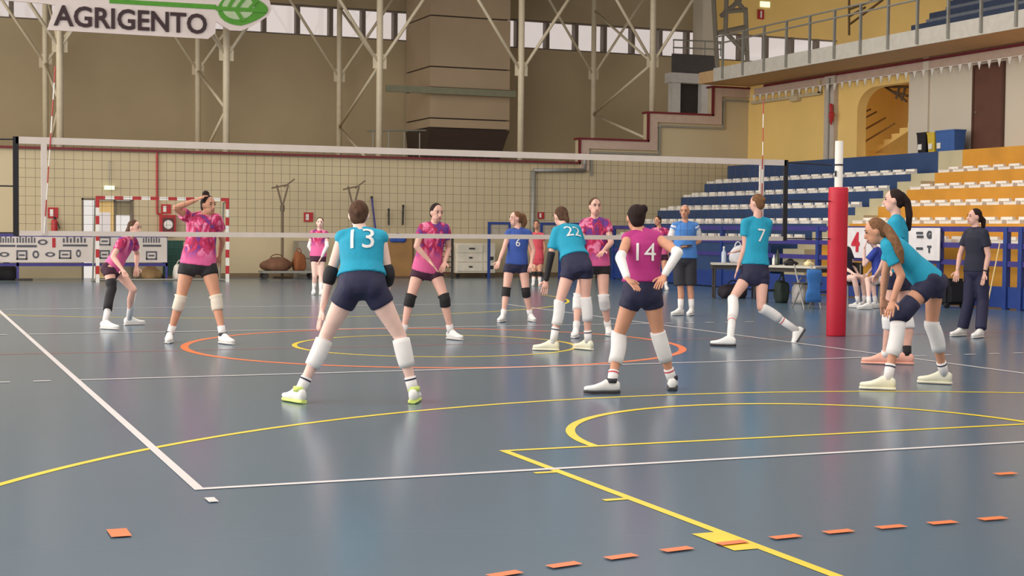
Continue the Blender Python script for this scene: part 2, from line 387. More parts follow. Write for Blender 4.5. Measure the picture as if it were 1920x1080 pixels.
# duct, down pipe, alarm
du = empty('wall_duct', (XW-.1, 21, 5.3), 'tan cable duct with junction box under the gallery', 'duct')
MB().bar((XW-.06, 23.7, 5.42), (XW-.06, 19.9, 5.42), .1, .1).build('run', M_tan, du); box('junction_box', M_tan, XW-.16, XW-.01, 21.0, 21.4, 5.28, 5.56, du); MB().bar((XW-.06, 19.95, 5.42), (XW-.06, 19.95, 5.8), .1, .1).build('riser', M_tan, du)
dp = empty('grey_downpipe', (XW-.1, 19.35, 3.4), 'wide grey vertical pipe casing on the ochre wall', 'pipe')
box('casing', mat('casing_grey', (188, 176, 164), .7), XW-.14, XW-.001, 19.12, 19.62, 3.4, 5.86, dp); MB().tube((XW-.17, 19.35, 3.5), (XW-.17, 19.35, 5.8), .03).build('inner_pipe', M_galv, dp)
al = empty('fire_lance', at_x(1558, 225, XW-.24), 'small red fire hose lance hanging on grey pipe casing', 'fire lance')
MB().tube(at_x(1558, 198, XW-.24), at_x(1559, 215, XW-.24), .06, .04, rnd=True).build('nozzle', M_signred, al); MB().tube(at_x(1559, 215, XW-.24), at_x(1558, 232, XW-.24), .09, .03, rnd=True).build('grip', M_signred, al)
# white pennants strung under the gallery
for k in range(34):
    y = 23.2-k*.36
    mb = MB(); z = 5.60
    mb.add([(XW-.3, y-.07, z), (XW-.3, y+.07, z), (XW-.3, y, z-.2), (XW-.29, y-.07, z), (XW-.29, y+.07, z), (XW-.29, y, z-.2)], [(0, 1, 2), (5, 4, 3), (0, 3, 4, 1), (1, 4, 5, 2), (2, 5, 3, 0)])
    tag(mb.build('pennant', M_white), 'small white pennant strung below the gallery edge', 'pennant', 'white pennants below the gallery')
tag(MB().tube((XW-.295, 23.5, 5.605), (XW-.295, 10.6, 5.605), .008).build('pennant_string', M_white), 'thin white string carrying the pennants', 'string')

# ------------------------------------------------------------------ gallery: slab, railing, upper stand
struct(box('floor_gallery', M_soffit, 17.0, 30, -8, 23.99, 5.95, 6.3))
trim(mat('fascia_grey', (196, 190, 178), .7), 16.94, 17.0, -8, 23.0, 5.94, 6.34)
gl = empty('gallery_railing', (17.05, 14, 6.3), 'grey steel railing along the upper gallery edge', 'railing')
for k in range(24):
    y = 22.4-k*1.16
    box('post', M_galv, 16.88, 16.94, y-.03, y+.03, 5.98, 7.26, gl)
for z in (7.26, 7.05): MB().tube((16.91, 22.9, z), (16.91, -5, z), .025).build('rail', M_galv, gl)
us = empty('upper_stand', (22, 8, 6.3), 'dark blue grey upper stand steps behind the gallery railing', 'stand')
for k in range(7):
    box('step', M_dkblue, 19.2+.8*k, 19.2+.8*(k+1) if k < 6 else 30, -8, 17.2+.25*k, 6.3, 6.72+.42*k, us)
    box('seat_row', mat('seat_grey', (116, 122, 132), .6), 19.2+.8*k, 19.2+.8*k+.3, -7.8, 16.6+.2*k, 6.72+.42*k, 6.8+.42*k, us)
ur = empty('stair_handrail', (19.3, 18.5, 6.3), 'brown stair handrail beside the upper stand', 'railing')
for (xa, ya, xb, yb) in ((1592, 0, 1592, 66), (1592, 18, 1650, -4), (1594, 45, 1655, 0), (1594, 30, 1622, 14)):
    MB().tube(at_x(xa, ya, 20.5), at_x(xb, yb, 20.5), .035).build('bar', mat('handrail_dark', (110, 84, 46), .6), ur)
# gallery column and signs on it
gc = struct(box('trim_gallery_pier', M_pale, 20.1, 20.6, 29.3, 29.999, 2.5, 10.4))
# portal on the back landing
pt_ = empty('white_portal', (18.4, 27, 4.98), 'white framed doorway on the back landing with dark parapet above', 'doorway')
M_portal = mat('portal_white', (204, 200, 194), .6)
mb = MB()
box('jamb', M_portal, 17.7, 18.0, 27, 27.3, 4.3, 6.3, pt_); box('jamb', M_portal, 18.8, 19.1, 27, 27.3, 4.3, 6.3, pt_)
box('lintel', M_portal, 17.62, 19.2, 26.9, 27.4, 6.3, 6.62, pt_); box('opening_shade', M_dark, 18.0, 18.8, 27.25, 27.3, 4.3, 6.3, pt_)  # dark sheet stands in for the shade inside the doorway
box('parapet', mat('parapet_dark', (84, 78, 76), .8), 17.7, 19.4, 26.95, 27.1, 6.62, 7.25, pt_)
for z in (7.45, 7.7): MB().tube((17.7, 27, z), (19.6, 27, z+.03), .025).build('rail', M_galv, pt_)
for xx in (17.72, 18.3, 18.9, 19.5): MB().tube((xx, 27, 7.25), (xx, 27, 7.72), .02).build('rail_post', M_galv, pt_)
struct(box('floor_landing', M_conc, 12.95, 20.6, YB+.3, YU, 3.0, 3.4))
# lattice tower beside the portal
lt = empty('lattice_mast', (19.6, 26, 6.3), 'grey steel lattice bracing beside the gallery corner', 'bracing')
for (xa, ya, xb, yb) in ((1338, 0, 1345, 130), (1362, 0, 1360, 60), (1398, 20, 1402, 140), (1345, 62, 1400, 50), (1358, 22, 1400, 18), (1360, 60, 1398, 100), (1352, 30, 1388, 0), (1380, 0, 1398, 22)):
    MB().tube(at_y(xa, ya, 26), at_y(xb, yb, 26), .08).build('bar', mat('mast_grey', (138, 130, 116), .6), lt)
def sign_box(name, label, cat, p, w, h, m, m2=None, wall='y', emis=False):
    e = empty(name, p, label, cat)
    if wall == 'y': box('board', m, p.x-w/2, p.x+w/2, p.y, p.y+.04, p.z-h/2, p.z+h/2, e)
    else: box('board', m, p.x, p.x+.04, p.y-w/2, p.y+w/2, p.z-h/2, p.z+h/2, e)
    if m2:
        if wall == 'y': box('pictogram', m2, p.x-w*.12, p.x+w*.12, p.y-.012, p.y, p.z-h*.35, p.z+h*.35, e)
    return e
M_exit = emit_mat('exit_lamp', (226, 240, 206), .9)
sign_box('fire_sign', 'red fire equipment sign on the gallery pier', 'sign', at_y(1427, 27, 29.96), .26, .34, M_signred, M_white)
sign_box('exit_lamp', 'glowing exit lamp above the gallery pier', 'exit lamp', at_y(1435, 8, 29.96), .4, .2, M_exit)

# ------------------------------------------------------------------ lower stands
seat_me = MB()
seat_me.box(0, .36, -.19, .19, 0, .05); seat_me.box(.28, .36, -.17, .17, .05, .14); seat_me.box(0, .28, -.19, -.16, .05, .08); seat_me.box(0, .28, .16, .19, .05, .08)
seat_me = seat_me.mesh('seat'); seat_me.materials.append(M_seat)
ZS = [2.93, 2.51, 2.10, 1.70, 1.30]
def stand(name, label, m, y0, y1, yv0):
    e = empty(name, (16, (y0+y1)/2, 0), label, 'stand')
    box('top_step', m, 17.6, XW-.07, y0, y1, 0, 3.4, e)
    for i, z in enumerate(ZS):
        X = 16.8-.8*i
        box('step', m, X, X+.8, y0, y1, 0, z-.1, e)
        nn = int((y1-y0-.1)/.52)
        for k in range(nn):
            y = y1-.3-k*.52
            if y < yv0: break
            o = bpy.data.objects.new('seat', seat_me); COL.objects.link(o); o.parent = e; o.matrix_parent_inverse = Matrix.Translation(-e.location); o.location = (X+.02, y, z-.1)
    return e
stand('blue_stand', 'blue stepped stand with rows of white seats below the ochre wall', M_blue, 13.1, 23.2, 13.2)
stand('yellow_stand', 'yellow stepped stand with rows of white seats below the brown door', M_yel, -6, 12.2, 2.0)
ai = empty('aisle_stairs', (16, 12.65, 0), 'pale concrete aisle stairs between the blue and yellow stands', 'stairs')
zz = [3.4]+[z-.1 for z in ZS]
for i, z in enumerate(zz):
    X = 17.6-.8*i
    box('stair_step', M_conc, X, X+.8 if i else XW-.07, 12.2, 13.1, 0, z, ai)
    if i: box('stair_step', M_conc, X-.4, X, 12.2, 13.1, 0, z-.2, ai)
rl = empty('court_railing', (12.9, 8, 0), 'blue and violet steel railing in front of the yellow stand', 'railing')
YP = [21.5, 19.4, 17.4, 15.4, 13.3, 11.2, 9.1, 7.0, 5.1, 4.7, 2.6, .5]
for y in YP: box('post', M_bluerail, 12.86, 12.96, y-.05, y+.05, 0, 1.52, rl)
for z in (1.48, 1.17, .84): box('rail', M_rail, 12.88, 12.94, .5, 21.5, z-.05, z+.05, rl)
for a, b in zip(YP, YP[1:]): box('kick_panel', M_bluerail, 12.9, 12.93, b+.06, a-.06, .03, .42, rl)
for a, b in zip(YP[:5], YP[1:5]): box('infill_panel', M_blue, 12.9, 12.92, b+.06, a-.06, .42, 1.12, rl)
# banner with red 4 on the railing
bn = empty('score_banner', (12.8, 8.5, .85), 'white banner with a red 4 and black logos on the court railing', 'banner')
b0, b1 = at_x(1588, 424, 12.8), at_x(1761, 490, 12.8)
box('cloth', mat('banner_cloth', (228, 222, 222), .7), 12.80, 12.82, b1.y, b0.y, .86, 1.5, bn)
def yz_text(t, size, x, y, z, m, parent, bold=.0, name='lettering'):
    o = link(name, text_mesh(t, size, .002, bold), m, parent); return frame(o, (0, -1, 0), (0, 0, 1), (x, y, z))
c4 = at_x(1604, 459, 12.79)
yz_text('4', .55, 12.79, c4.y, 1.17, mat('print_red', (200, 40, 58), .6), bn, .02)
M_print = mat('print_dark', (70, 74, 80), .6)
for (px, py) in ((1742, 441),):
    c = at_x(px, py, 12.79); yz_text('G', .19, 12.79, c.y, c.z, M_print, bn, .015)
for (px, py, t) in ((1742, 468, 'T'),):
    c = at_x(px, py, 12.79); yz_text(t, .17, 12.79, c.y, c.z, M_print, bn, .015)
for (px, py) in ((1724, 437), (1725, 444), (1724, 466)):
    c = at_x(px, py, 12.79); box('printed_mark', M_print, 12.785, 12.795, c.y-.1, c.y+.1, c.z-.025, c.z+.025, bn)
# bins on the walkway
for nm, lab, m, ya, yb, h in (('black_bin', 'black waste bin on the walkway beside the yellow bin', M_black, 14.68, 14.32, .52), ('yellow_bin', 'yellow waste bin between the black and blue bins', mat('bin_yellow', (206, 176, 60), .5), 14.26, 13.97, .5), ('blue_bin', 'blue waste bin on the walkway beside the brown door', mat('bin_blue', (62, 98, 160), .5), 13.93, 13.2, .53)):
    e = empty(nm, (18.3, (ya+yb)/2, 3.4), lab, 'bin', 'waste bins on the walkway')
    x0, x1 = 18.15, 18.5
    mb = MB(); vs2 = []
    for z, q in ((3.4, .03), (3.4+h, 0)):
        vs2 += [(x0+q, yb+q, z), (x1-q, yb+q, z), (x1-q, ya-q, z), (x0+q, ya-q, z)]
    mb.add(vs2, [(0, 1, 2, 3), (7, 6, 5, 4), (0, 4, 5, 1), (1, 5, 6, 2), (2, 6, 7, 3), (3, 7, 4, 0)]); mb.build('body', m, e)
    box('lid', m, x0-.01, x1+.01, yb-.01, ya+.01, 3.4+h, 3.4+h+.04, e)
    box('sticker', M_white, x0-.006, x0+.01, ya-.2, ya-.06, 3.52, 3.66, e)
# ------------------------------------------------------------------ net and posts
NT, NB = 2.313, 1.308
XL, XR = -4.79, 4.87
nt_ = empty('volleyball_net', (0, 0, NB), 'black volleyball net with white tapes stretched across the court', 'net')
mb = MB()
xk = XL
while xk <= XR+.001: mb.box(xk-.0015, xk+.0015, -.0015, .0015, NB, NT); xk += .1
zk = NB
while zk <= NT: mb.box(XL, XR, -.0017, .0017, zk-.0015, zk+.0015); zk += .1
tag(mb.build('netting', M_cord, nt_), kind='stuff')
box('top_tape', M_tape, XL, XR, -.012, .012, NT-.045, NT+.03, nt_)
box('bottom_tape', M_tape, XL, XR, -.01, .01, NB-.03, NB+.025, nt_)
for X in (-4.5, 4.5): box('side_tape', M_tape, X-.03, X+.03, -.015, .015, NB-.02, NT-.04, nt_)
for X in (XL, XR):
    s = -1 if X < 0 else 1
    box('end_strap', M_black, X-.03, X+.03, -.012, .012, NB-.03, NT+.03, nt_)
    for z in (NT, (NT+NB)/2, NB): MB().tube((X, 0, z), (s*5.6, .02, z-.02 if z > 2 else z), .008).build('tension_rope', M_black, nt_)
def antenna(a, b, label):
    e = empty('net_antenna', a, label, 'antenna', 'net antennas'); n = 10; a = Vector(a); b = Vector(b)
    for k in range(n): MB().tube(a.lerp(b, k/n), a.lerp(b, (k+1)/n), .006).build('band', M_white if k % 2 == 0 else M_signred, e)
antenna((-4.5, -.02, NB), (-4.38, -.02, NT+.8), 'leaning red and white antenna on the net beside the banner fence end')
antenna((4.5, -.02, NB), (4.5, -.02, NT+.8), 'upright red and white antenna on the net beside the padded post')
for X, lab in ((5.72, 'white net post wrapped in a tall red pad'), (-5.72, 'white net post with red pad at the far net end')):
    e = empty('net_post', (X, .03, 0), lab, 'post', 'net posts')
    MB().tube((X, .03, 0), (X, .03, 2.62), .055, n=20).build('pole', M_white, e, True)
    pm = MB(); st = []
    for z, r in ((.0, .125), (.02, .13), (.6, .132), (1.2, .13), (1.9, .132), (1.98, .13), (2.0, .12)): st.append((Vector((X, .03, z)), Vector((r, 0, 0)), Vector((0, r, 0))))
    pm.loft(st, 24).build('pad', M_red, e, True)
    MB().tube((X-.07, .0, 2.14), (X-.07, .0, 2.22), .012).build('winch', M_black, e)
    MB().tube((X, .03, 2.29), (X, .03, 2.31), .06, n=16).build('rope_collar', M_black, e)

# ------------------------------------------------------------------ doorway at the back
d2 = bpy.data.objects.new('door_2', None); COL.objects.link(d2); d2.location = (-.85, YB, 0); d2['kind'] = 'structure'
M_dframe = mat('doorway_frame', (112, 100, 84), .6)
mb = MB(); mb.box(dX0, dX0+.05, YB-.02, YB+.32, 0, dZ); mb.box(dX1-.05, dX1, YB-.02, YB+.32, 0, dZ); mb.box(dX0, dX1, YB-.02, YB+.32, dZ-.05, dZ); mb.box(-.68, -.62, YB+.1, YB+.2, 0, dZ-.05); mb.build('frame', M_dframe, d2)
M_leaf = mat('door_cream', (232, 196, 128), .6)
mb = MB(); mb.box(-1.16, -1.08, YB+.12, YB+.17, 0, 2.06); mb.box(-.76, -.68, YB+.12, YB+.17, 0, 2.06); mb.box(-1.08, -.76, YB+.12, YB+.17, 0, .9); mb.box(-1.08, -.76, YB+.12, YB+.17, 1.75, 2.06); mb.build('leaf', M_leaf, d2)
box('pane', M_glass, -1.08, -.76, YB+.14, YB+.15, .9, 1.75, d2)
box('transom_panel', mat('transom_grey', (140, 128, 100), .7), -.62, -.23, YB+.12, YB+.16, 1.68, 2.06, d2)
box('leaf', mat('door_grey', (150, 140, 120), .7), -.62, -.23, YB+.12, YB+.16, 0, .55, d2)
# ------------------------------------------------------------------ things on the back wall
def wallpt(px, py, off=.05): return at_y(px, py, YB-off)
e = empty('exit_lamp', wallpt(205, 352), 'glowing exit lamp hanging on a thin rod above the open doorway', 'exit lamp')
p = wallpt(205, 352, .06); box('lamp', M_exit, p.x-.13, p.x+.13, YB-.1, YB-.04, p.z-.05, p.z+.05, e); MB().tube((p.x, YB-.07, p.z+.05), (p.x, YB-.07, 3.1), .012).build('rod', M_galv, e); MB().tube((p.x, YB-.07, 3.1), (p.x, YB, 3.1), .012).build('rod', M_galv, e)
e = empty('red_pipe', wallpt(295, 400), 'thin red water pipe running down the tan wall', 'pipe')
MB().tube((.44, YB-.04, 1.74), (.44, YB-.04, 3.37), .03).build('riser', M_signred, e); MB().tube((.44, YB-.04, 1.74), (.56, YB-.04, 1.70), .03).build('elbow', M_signred, e)
e = empty('hose_cabinet', (.7, YB-.1, 1.2), 'red fire hose cabinet at the foot of the red pipe', 'cabinet')
box('case', M_signred, .5, .92, YB-.2, YB-.002, 1.17, 1.7, e); box('window', mat('cabinet_glass', (92, 52, 52), .3), .56, .86, YB-.21, YB-.2, 1.26, 1.62, e); MB().tube((.71, YB-.215, 1.44), (.71, YB-.2, 1.44), .12, n=16).build('hose_reel', M_white, e)
def psign(name, label, x, z, w, h):
    e = empty(name, (x, YB-.02, z), label, 'sign'); box('board', M_signred, x-w/2, x+w/2, YB-.03, YB-.002, z-h/2, z+h/2, e); box('pictogram', M_white, x-w*.3, x+w*.02, YB-.036, YB-.03, z-h*.32, z+h*.32, e)
psign('hose_sign', 'red and white sign above the fire hose cabinet', .68, 1.86, .26, .25)
psign('extinguisher_sign', 'red and white sign above the wall extinguisher', -2.25, 1.72, .26, .28)
psign('hydrant_sign', 'red and white sign on bare tan wall near the forked stands', at_y(578, 407, YB).x, at_y(578, 407, YB).z, .26, .26)
psign('alarm_sign', 'small red sign beside the grey wall pipe', at_y(1014, 404, YB).x, at_y(1014, 404, YB).z, .2, .2)
e = empty('extinguisher', (-2.22, YB-.1, 1.2), 'red fire extinguisher hung on the tan wall', 'extinguisher')
MB().tube((-2.22, YB-.1, 1.2), (-2.22, YB-.1, 1.48), .08, rnd=True, n=14).build('cylinder', M_signred, e, True); MB().tube((-2.22, YB-.1, 1.55), (-2.22, YB-.1, 1.62), .025).build('valve', M_black, e); MB().tube((-2.2, YB-.12, 1.6), (-2.08, YB-.1, 1.3), .012).build('hose', M_black, e)
e = empty('wall_pipe', (11.42, YB-.05, 1.1), 'grey drain pipe bent along the tan wall', 'pipe')
MB().tube((11.42, YB-.07, 0), (11.42, YB-.07, 3.15), .07, n=12).build('riser', M_galv, e, True); MB().tube((11.42, YB-.07, 3.15), (13.1, YB-.07, 3.19), .06, n=12).build('run', M_galv, e, True); MB().tube((13.1, YB-.07, 3.19), (13.1, YB-.07, 3.7), .05, n=12).build('drop', M_galv, e, True)
# forked stands, wall tools
for px, lab in ((529, 'tall forked stand with thin pole over the low trolley'), (662, 'tall forked stand behind the player numbered 13')):
    b = at_y(px, 515, 23.3); e = empty('forked_stand', (b.x, 23.3, 0), lab, 'stand', 'forked stands by the back wall')
    M_pole = mat('pole_brown', (112, 96, 76), .6)
    zt = 1.95
    MB().tube((b.x, 23.3, 0), (b.x, 23.3, zt), .04).build('pole', M_pole, e); MB().tube((b.x, 23.3, zt-.12), (b.x, 23.3, zt+.05), .065).build('clamp', M_pole, e)
    for s in (-1, 1): MB().tube((b.x, 23.3, zt), (b.x+s*.16, 23.3, 2.55), .026).build('fork', M_pole, e)
    MB().tube((b.x-.3, 23.3, 2.46), (b.x+.1, 23.3, 2.55), .02).build('crossbar', M_pole, e); MB().tube((b.x+.05, 23.3, 2.5), (b.x+.34, 23.3, 2.72), .02).build('crossbar', M_pole, e)
    box('foot', M_pole, b.x-.25, b.x+.25, 23.2, 23.4, 0, .05, e)
for (xa, ya, xb, yb, lab, m) in ((697, 372, 706, 430, 'blue and black pole leaning on the back wall', M_rail), (729, 395, 729, 422, 'short dark rod clipped on the back wall', M_dark), (756, 388, 755, 422, 'thin dark rod hung on the back wall beside the short rod', M_dark)):
    if yb == 430: xb, yb = 714, 515
    a = at_y(xa, ya, 23.85); b = at_y(xb, yb, 23.75 if yb > 500 else 23.85); b.z = max(b.z, .02)
    e = empty('wall_pole', b, lab, 'pole'); MB().tube(b, a, .03).build('shaft', m, e); MB().tube(a, a+(a-b).normalized()*.06, .036).build('tip', M_black, e)
    if yb < 500: MB().tube(a.lerp(b, .3), a.lerp(b, .3)+Vector((0, .13, 0)), .015).build('clip', M_galv, e)
# low trolley with bags
c = at_y(540, 512, 22.9)
e = empty('low_trolley', (c.x, 22.9, 0), 'low grey trolley loaded with brown bags by the back wall', 'trolley')
a0, a1 = at_y(488, 512, 22.9).x, at_y(590, 512, 22.9).x
mb = MB(); mb.box(a0, a1, 22.6, 23.15, .16, .22); mb.build('deck', M_galv, e)
for xx in (a0+.1, a1-.1):
    for yy in (22.66, 23.08): MB().tube((xx, yy-.02, .08), (xx, yy+.02, .08), .08, n=12).build('wheel', M_dark, e)
def blob(name, label, cat, c, sx, sy, sz, m, seed=0, group=None, parts=None):
    rnd = random.Random(seed); bm = bmesh.new(); bmesh.ops.create_icosphere(bm, subdivisions=3, radius=1)
    for v in bm.verts:
        f = 1+.10*math.sin(5*v.co.x+seed)+.08*math.sin(6*v.co.y+2*seed+3*v.co.z)
        q = v.co; z = max(q.z*f, -.72); k = abs(q.x)**.7
        v.co = Vector((math.copysign(abs(q.x)**.75, q.x)*sx*f, math.copysign(abs(q.y)**.75, q.y)*sy*f, (z+.72)/1.72*sz))
    me = bpy.data.meshes.new(name); bm.to_mesh(me); bm.free()
    e = empty(name, c, label, cat, group); o = link('body', me, m, None, True); o.parent = e
    hb = MB(); pts = [Vector((math.cos(t)*sx*.45, 0, sz*.88+math.sin(t)*sz*.35)) for t in [PI*k/6 for k in range(7)]]
    for a, b in zip(pts, pts[1:]): hb.tube(a, b, .014)
    o2 = link('handle', hb.mesh('handle'), m); o2.parent = e; return e
M_bagb = mat('bag_brown', (110, 74, 52), .8, .15, 8); M_bago = mat('bag_rust', (140, 82, 46), .8, .12, 8)
blob('duffel_bag', 'dark brown duffel bag lying on the low trolley', 'bag', (a0+.45, 22.88, .22), .42, .24, .36, M_bagb, 1)
blob('upright_bag', 'rust brown upright bag on the low trolley', 'bag', (a0+1.05, 22.88, .22), .18, .2, .5, M_bago, 3)
# grey steel locker behind the server
c = at_y(570, 455, 23.6)
e = empty('grey_locker', (c.x, 23.6, 0), 'small grey steel locker standing behind the far pink player', 'locker')
box('body', mat('locker_grey', (140, 132, 118), .6), c.x-.22, c.x+.22, 23.45, 23.9, 0, 1.02, e); box('door', mat('locker_door', (156, 148, 132), .6), c.x-.19, c.x+.19, 23.43, 23.45, .08, .5, e); box('door', MATS['locker_door'], c.x-.19, c.x+.19, 23.43, 23.45, .55, .98, e)
# white drawer cabinet
e = empty('drawer_cabinet', (9.25, 23, 0), 'white metal cabinet on castors with dark handles by the back wall', 'cabinet')
x0, x1 = 8.66, 9.86
box('body', mat('cabinet_white', (222, 212, 192), .5), x0, x1, 22.98, 23.5, .14, .99, e, .01)
for k in range(3):
    z = .2+.26*k; d = box('drawer', mat('drawer_white', (228, 219, 200), .5), x0+.03, x0+.8, 22.955, 22.98, z, z+.23, e); box('handle', M_dark, x0+.38, x0+.38+(.17 if k == 2 else .1), 22.93, 22.955, z+.1, z+.14, d)
for k in range(2):
    z = .2+.26*k; d = box('door', MATS['drawer_white'], x0+.83, x1-.03, 22.955, 22.98, z, z+.23, e); box('handle', M_dark, x1-.2, x1-.08, 22.93, 22.955, z+.05, z+.15, d)
for xx in (x0+.15, x1-.15): MB().tube((xx, 23.2, 0.055), (xx, 23.25, .055), .055, n=12).build('castor', M_dark, e); MB().tube((xx, 23.22, .09), (xx, 23.22, .16), .02).build('castor_stem', M_galv, e)
# wooden board with blue cloth
e = empty('wooden_board', (7.05, 23.2, 0), 'brown wooden board leaning upright by the back wall', 'board')
box('panel', mat('board_wood', (150, 112, 66), .7, .12, 4), 6.65, 7.42, 23.2, 23.26, 0.02, 1.12, e); box('edge_batten', mat('batten', (96, 72, 48), .7), 7.42, 7.48, 23.18, 23.28, 0, 1.14, e); box('foot', MATS['batten'], 6.7, 7.4, 23.15, 23.6, 0, .05, e)
blob('blue_cloth', 'crumpled blue cloth draped on the wooden board top', 'cloth', (7.0, 23.23, 1.0), .24, .1, .2, mat('cloth_blue', (52, 82, 160), .8), 5)
# maroon wire rack beside the cabinet
e = empty('wire_rack', (8.4, 23.1, 0), 'maroon wire rack beside the white drawer cabinet', 'rack')
M_mar = mat('rack_maroon', (104, 48, 46), .6)
for xx in (8.18, 8.58): MB().tube((xx, 23.1, 0), (xx, 23.1, .95), .025).build('upright', M_mar, e)
for k in range(6): MB().tube((8.18, 23.1, .15+.15*k), (8.58, 23.1, .15+.15*k), .016).build('wire', M_mar, e)
# dark long bench rail and blue barriers
e = empty('long_bench', (9.6, 22.6, 0), 'long dark bench rail standing in front of the white cabinet', 'bench')
box('beam', M_dark, 8.3, 12.9, 22.4, 22.5, 1.12, 1.2, e)
for xx in (8.32, 10.4, 12.8): box('leg', M_dark, xx, xx+.06, 22.42, 22.48, 0, 1.12, e)
for i, (xa, xb) in enumerate(((915, 957), (1013, 1052), (1060, 1100))):
    p0, p1 = at_y(xa, 418, 22.0), at_y(xb, 443, 22.0)
    lab = ['blue framed barrier panel beside the player in navy', 'blue framed barrier panel beside the grey wall pipe', 'blue framed barrier panel behind player 22'][i]
    e = empty('blue_barrier', ((p0.x+p1.x)/2, 22, 0), lab, 'barrier', 'blue barriers before the back wall')
    mb = MB(); mb.box(p0.x, p0.x+.07, 21.97, 22.03, 0, 1.6); mb.box(p1.x-.07, p1.x, 21.97, 22.03, 0, 1.6); mb.box(p0.x+.07, p1.x-.07, 21.97, 22.03, 1.53, 1.6); mb.box(p0.x+.07, p1.x-.07, 21.97, 22.03, 1.18, 1.25); mb.build('frame', M_bluerail, e)
    box('panel', mat('barrier_pale', (166, 156, 140), .6), p0.x+.07, p1.x-.07, 21.99, 22.01, 1.25, 1.53, e)
    box('lower_panel', mat('barrier_blue', (36, 66, 128), .6), p0.x+.07, p1.x-.07, 21.98, 22.0, .1, 1.18, e) if i > 1 else None
# ------------------------------------------------------------------ handball goal
GY = 20.8
go = empty('handball_goal', (.1, GY, 0), 'handball goal with red and white striped posts', 'goal')
gx0, gx1 = -1.53, 1.74
def striped(a, b, n, first):
    a = Vector(a); b = Vector(b)
    for k in range(n): MB().bar(a.lerp(b, k/n), a.lerp(b, (k+1)/n), .08, .08).build('stripe', M_signred if (k+first) % 2 == 0 else M_white, go)
striped((gx0+.04, GY, 0), (gx0+.04, GY, 2.04), 10, 1); striped((gx1-.04, GY, 0), (gx1-.04, GY, 2.04), 10, 1)
striped((gx0, GY, 2.08), (gx1, GY, 2.08), 15, 0)
for X in (gx0+.04, gx1-.04):
    MB().tube((X, GY, .03), (X, GY+1.0, .03), .025).build('base_bar', M_galv, go); MB().tube((X, GY+1.0, .03), (X, GY+.5, 2.0), .022).build('back_stay', M_galv, go); MB().tube((X, GY, 2.05), (X, GY+.5, 2.0), .022).build('top_stay', M_galv, go)
MB().tube((gx0, GY+1, .03), (gx1, GY+1, .03), .022).build('rear_bar', M_galv, go)
# ------------------------------------------------------------------ sponsor fence on the left
sf = empty('sponsor_fence', (-1.6, 22.3, 0), 'low blue barrier fence hung with white sponsor banners by the doorway', 'fence')
for xx in (-5.2, -3.25, -1.3): box('post', M_rail, xx-.03, xx+.03, 22.3, 22.36, 0, 1.14, sf); box('foot', M_dark, xx-.05, xx+.35, 22.2, 22.45, 0, .05, sf)
for z in (1.13, .4): box('rail', M_rail, -5.2, .45, 22.3, 22.36, z-.04, z+.04, sf)
box('end_post', M_rail, .4, .45, 22.3, 22.36, 0, 1.14, sf)
box('banner', mat('banner_white', (206, 196, 188), .7, .05, 3), -5.2, .43, 22.26, 22.275, .46, 1.1, sf)
M_pr = mat('print_grey', (84, 84, 92), .7)
def xz_mark(kind, px, py, w, h):
    c = at_y(px, py, 22.25)
    mb = MB(); y0, y1 = 22.25, 22.258
    if kind == 'ring':
        n = 14
        vs2 = [(c.x+q*w/2*math.cos(2*PI*i/n), y, c.z+q*h/2*math.sin(2*PI*i/n)) for y in (y0, y1) for q in (1, .55) for i in range(n)]
        mb.add(vs2, [(i, (i+1) % n, n+(i+1) % n, n+i) for i in range(n)]+[(i, 2*n+i, 2*n+(i+1) % n, (i+1) % n) for i in range(n)])
    elif kind == 'frame':
        t = h*.16; mb.box(c.x-w/2, c.x+w/2, y0, y1, c.z+h/2-t, c.z+h/2); mb.box(c.x-w/2, c.x-w/2+t, y0, y1, c.z-h/2, c.z+h/2-t); mb.box(c.x-w/4, c.x+w/4, y0, y1, c.z-h*.1, c.z+h*.08); mb.box(c.x-w/2, c.x+w/2, y0, y1, c.z-h/2, c.z-h/2+t); mb.box(c.x+w/2-t, c.x+w/2, y0, y1, c.z-h/2, c.z+h/2-t)
    elif kind == 'bars':
        for k in range(7): mb.box(c.x-w/2+k*w/7, c.x-w/2+k*w/7+w*.07, y0, y1, c.z-h*.1, c.z+h/2*(.7+.3*((k*3) % 2)))
        mb.box(c.x-w/2, c.x+w/2, y0, y1, c.z-h/2, c.z-h*.3)
    elif kind == 'tee': mb.box(c.x-w/2, c.x+w/2, y0, y1, c.z+h*.3, c.z+h/2); mb.box(c.x-w*.1, c.x+w*.1, y0, y1, c.z-h/2, c.z+h*.3)
    elif kind == 'red': mb.box(c.x-w/2, c.x+w/2, y0, y1, c.z-h/2, c.z+h/2)
    mb.build('printed_mark', M_signred if kind == 'red' else M_pr, sf)
for k, px, py, w_, h_ in (('bars', 12, 453, .42, .26), ('bars', 50, 453, .48, .28), ('ring', 80, 454, .24, .14), ('red', 101, 455, .08, .24), ('bars', 141, 453, .6, .24), ('frame', 196, 452, .3, .22), ('ring', 8, 477, .24, .12), ('frame', 41, 478, .26, .24), ('ring', 67, 477, .16, .2), ('ring', 94, 477, .24, .12), ('frame', 122, 477, .3, .22), ('ring', 147, 475, .12, .2), ('frame', 196, 477, .26, .22), ('bars', 285, 453, .46, .26), ('frame', 284, 479, .28, .22)):
    xz_mark(k, px, py, w_, h_)
